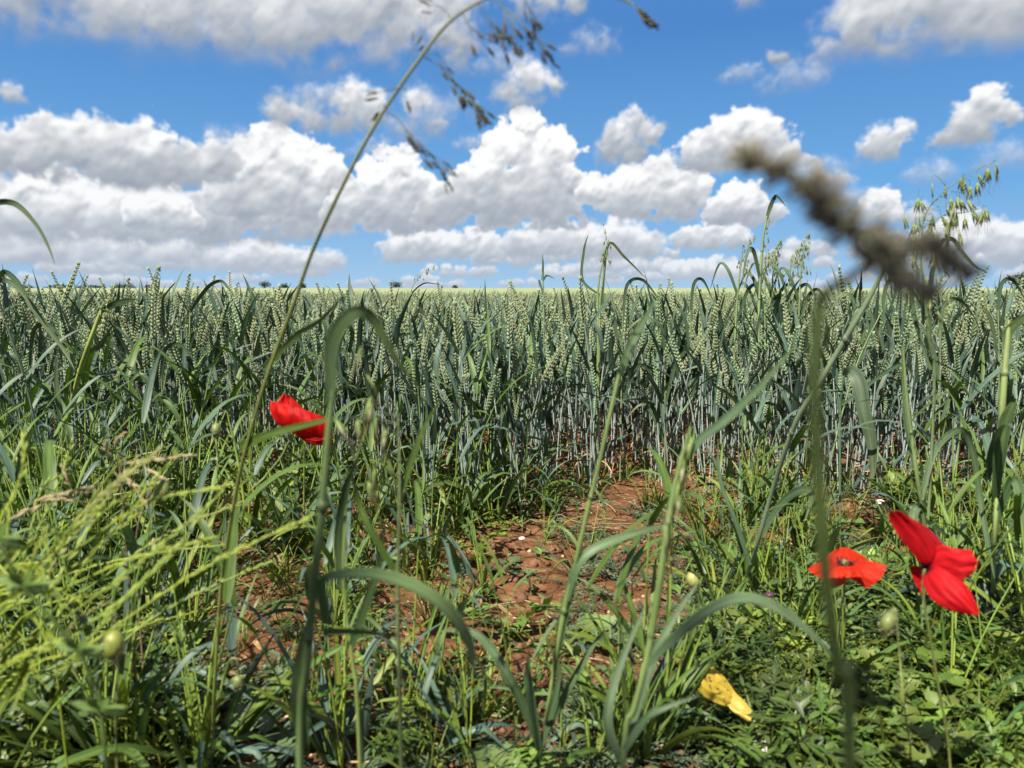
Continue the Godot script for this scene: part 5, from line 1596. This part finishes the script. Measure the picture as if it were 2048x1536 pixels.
	for i in 16:
		var a := rnd(0, TAU)
		var c := tint(SWARD, 0.3)
		blade(merged, Vector3(cos(a), 0, sin(a)) * rnd(0, 0.04), Vector3(cos(a) * rnd(0.1, 1), 1.3, sin(a) * rnd(0.1, 1)), rnd(0.12, 0.28), rnd(0.6, 3.0), rnd(0.006, 0.012), 7, c, tint(c, 0.2), 0.3, -1.0, rnd(-1.5, 1.5))
	spots = []
	var low := []
	while spots.size() < 640:
		var p := Vector3(rnd(-2.6, 2.6), 0, rnd(-2.1, 0.9))
		if absf(p.x) < 0.72 * maxf(0.0, -p.z) + 0.06 and p.z < -0.45: continue
		if p.z > -0.5 and p.length() < 0.55: continue
		p.y = land(p.x, p.z)
		spots.append([spot(p, rnd(0.6, 1.2)), Color(rnd(0.8, 1.2), rnd(0.85, 1.15), rnd(0.8, 1.1))])
		for k in 2:
			var e := p + Vector3(rnd(-0.12, 0.12), 0, rnd(-0.12, 0.12))
			low.append([spot(e, rnd(0.6, 1.3), 0.3), Color(rnd(0.7, 1.2), rnd(0.7, 1.1), rnd(0.7, 1.0))])
	scatter("verge_grass", "rough grass of the verge running on beside the margin", "grass", merged.mesh(M.leaf), spots)
	scatter("verge_weeds", "low weeds in the verge beside the margin", "ground cover", cover[0][2].mesh(M.herb), low)
	# cleavers climbing at the left edge
	var base := drop(P(215, 1500, 0.5))
	var root := thing("cleavers", "sprawling cleavers stem with whorls of narrow leaves at the lower left", "weed", base)
	var pts := [base] + W([[205, 1450, .48], [186, 1370, .47], [156, 1300, .46], [105, 1238, .45], [46, 1172, .44], [0, 1088, .43], [-30, 1020, .43]])
	stem_part(root, "stem", pts, [0.0012, 0.0011, 0.0009], Color(0.12, 0.19, 0.05), Color(0.17, 0.25, 0.06))
	for q in [[46, 1172, .44], [156, 1300, .46], [-5, 1080, .43], [200, 1420, .475]]:
		var p := P(q[0], q[1], q[2])
		for k in 7:
			var a := TAU * k / 7.0
			var b := MB.new()
			var d := Vector3(cos(a), sin(a) * 0.8 + 0.1, sin(a) * 0.6)
			b.petal(p, d, Vector3(0.2, 0.4, 1), rnd(0.014, 0.022), 0.005, [0.3, 0.7, 1.0, 0.9, 0.1], 0.2, 0.1, 0.0, Color(0.13, 0.22, 0.05), Color(0.15, 0.24, 0.06), 5, 2, rng)
			part("leaf", b.mesh(M.herb), root).position = -root.position
	# two dead stalks in the rye-grass
	for q in [[[255, 1130, .9], [246, 1010, .88], [236, 900, .87], "dry brown upright stalk rising through the rye-grass"], [[272, 1110, .95], [290, 1010, .94], [312, 950, .93], "grey dead stalk leaning right behind the dry stalk"]]:
		base = drop(P(q[0][0] + 10, 1250, q[0][2]))
		root = thing("dead_stalk", q[3], "stalk", base)
		stem_part(root, "stem", [base] + W(q.slice(0, 3)), [0.0012, 0.001, 0.0007], Color(0.26, 0.14, 0.1), Color(0.34, 0.27, 0.2), "dry")
		leaf_part(root, W([q[1], [q[1][0] + 25, q[1][1] - 40, q[1][2]], [q[1][0] + 40, q[1][1] - 20, q[1][2]]]), [0.002, 0.003, 0.0005], TAN, TAN, 0.3, 0.6, 0.3, "dead_leaf", "dry")
	print("weeds")

func crown(radius: Vector3, n: int, leaf: float, col: Color, many := 14) -> MB:
	var b := MB.new()
	var lobes := []
	for i in many:
		var q := Vector3(rnd(-1, 1), rnd(-1, 1), rnd(-1, 1)).normalized() * pow(rng.randf(), 0.4) * 0.78
		lobes.append([q * radius, rnd(0.3, 0.5) if many < 20 else rnd(0.2, 0.34)])
	for i in n:
		var l: Array = lobes[rng.randi() % lobes.size()]
		var o := Vector3(rnd(-1, 1), rnd(-1, 1), rnd(-1, 1)).normalized()
		var p: Vector3 = l[0] + o * radius * l[1] * pow(rng.randf(), 0.4)
		var d := (o + Vector3(rnd(-1, 1), rnd(-1, 0.6), rnd(-1, 1)) * 0.8).normalized()
		b.petal(p, d, Vector3(rnd(-0.5, 0.5), 1, rnd(-0.5, 0.5)), leaf * rnd(0.7, 1.3), leaf * 0.7, [0.2, 1.0, 0.9, 0.1], 0.2, 0.15, 0.0, tint(col, 0.25), tint(col, 0.25), 3, 2, rng)
	return b

func tree(called: String, label: String, at: Vector3, h: float, radius: Vector3, n: int, leaf: float, col: Color, group := "", many := 14) -> void:
	var root := thing(called, label, "tree", at, group)
	var b := MB.new()
	b.tube(cat([Vector3(0, -0.2, 0), Vector3(0.02, 0.3, 0.01) * h, Vector3(-0.01, 0.75, 0.02) * h], 4), [0.035 * h, 0.022 * h, 0.01 * h], 8, Color(0.12, 0.09, 0.065))
	part("trunk", b.mesh(M.bark), root)
	for i in 6:
		var l := MB.new()
		var a := TAU * i / 6.0
		var e := Vector3(cos(a) * radius.x * 0.7, h - radius.y * rnd(0.5, 1.3), sin(a) * radius.z * 0.7)
		l.tube(cat([Vector3(0.01, 0.3 + 0.05 * i, 0) * h, e * 0.6 + Vector3(0, h * 0.2, 0), e], 3), [0.012 * h, 0.007 * h, 0.003 * h], 6, Color(0.12, 0.09, 0.065))
		part("limb", l.mesh(M.bark), root)
	var c := part("crown", crown(radius, n, leaf, col, many).mesh(M.herb), root)
	c.position = Vector3(0, h - radius.y, 0)

func make_trees() -> void:
	# along the horizon
	for q in [[530, 21, 16, "round dark tree standing highest on the far horizon"], [570, 14, 9, "low dark tree right beside the round tree on the horizon"], [606, 14, 10, "small far tree at the end of the group on the horizon"], [790, 25, 15, "lone dark tree on the horizon above the wheat"], [912, 12, 5, "tiny far tree barely showing over the field"]]:
		var z := 620.0
		var p := P(q[0], 578, z)
		var w: float = q[1] / F * z
		var h: float = (q[2] / F * z) + 1.6
		tree("field_tree", q[3], Vector3(p.x, 0, p.z), h, Vector3(w * 0.62, h * 0.5, w * 0.62), 900, 0.7, Color(0.045, 0.07, 0.025))
	for i in 11:
		var x := -40.0 + 34.0 * i + rnd(-8, 8)
		var z := 640.0
		var p := P(x, 578, z)
		var h := rnd(3.2, 6.0)
		tree("hedge_tree", "low dark hedgerow tree on the far horizon behind the left wheat", Vector3(p.x, 0, p.z), h, Vector3(rnd(6, 9), h * 0.48, 5), 700, 0.8, Color(0.045, 0.07, 0.03), "hedgerow trees on the left horizon")
	var p := P(2050, 560, 90.0)
	tree("hedge_tree", "dark hedge tree rising over the wheat at the right end of the field", Vector3(p.x + 1.0, 0, p.z), 3.0, Vector3(4.5, 1.4, 3.0), 2600, 0.28, Color(0.05, 0.08, 0.025))
	# weeds at the right edge, paler than the wheat
	# the hedgerow tree behind the camera whose shade falls on the foreground
	var s := to_sun / to_sun.y
	var c := Vector3(-0.5, 0.0, 0.68) + s * 3.3
	tree("shade_tree", "leafy hedgerow tree standing behind the viewer and shading the margin", Vector3(c.x, 0, c.z), 4.3, Vector3(2.2, 1.0, 1.5), 9000, 0.1, Color(0.06, 0.1, 0.03), "", 44)

func _ready() -> void:
	rng.seed = 20240607
	ground_noise.seed = 2
	ground_noise.frequency = 1.0
	setup()
	make_materials()
	make_ground()
	make_trees()
	make_wheat()
	make_tall_grasses()
	make_oats()
	make_poppies()
	make_weeds()
	make_litter()
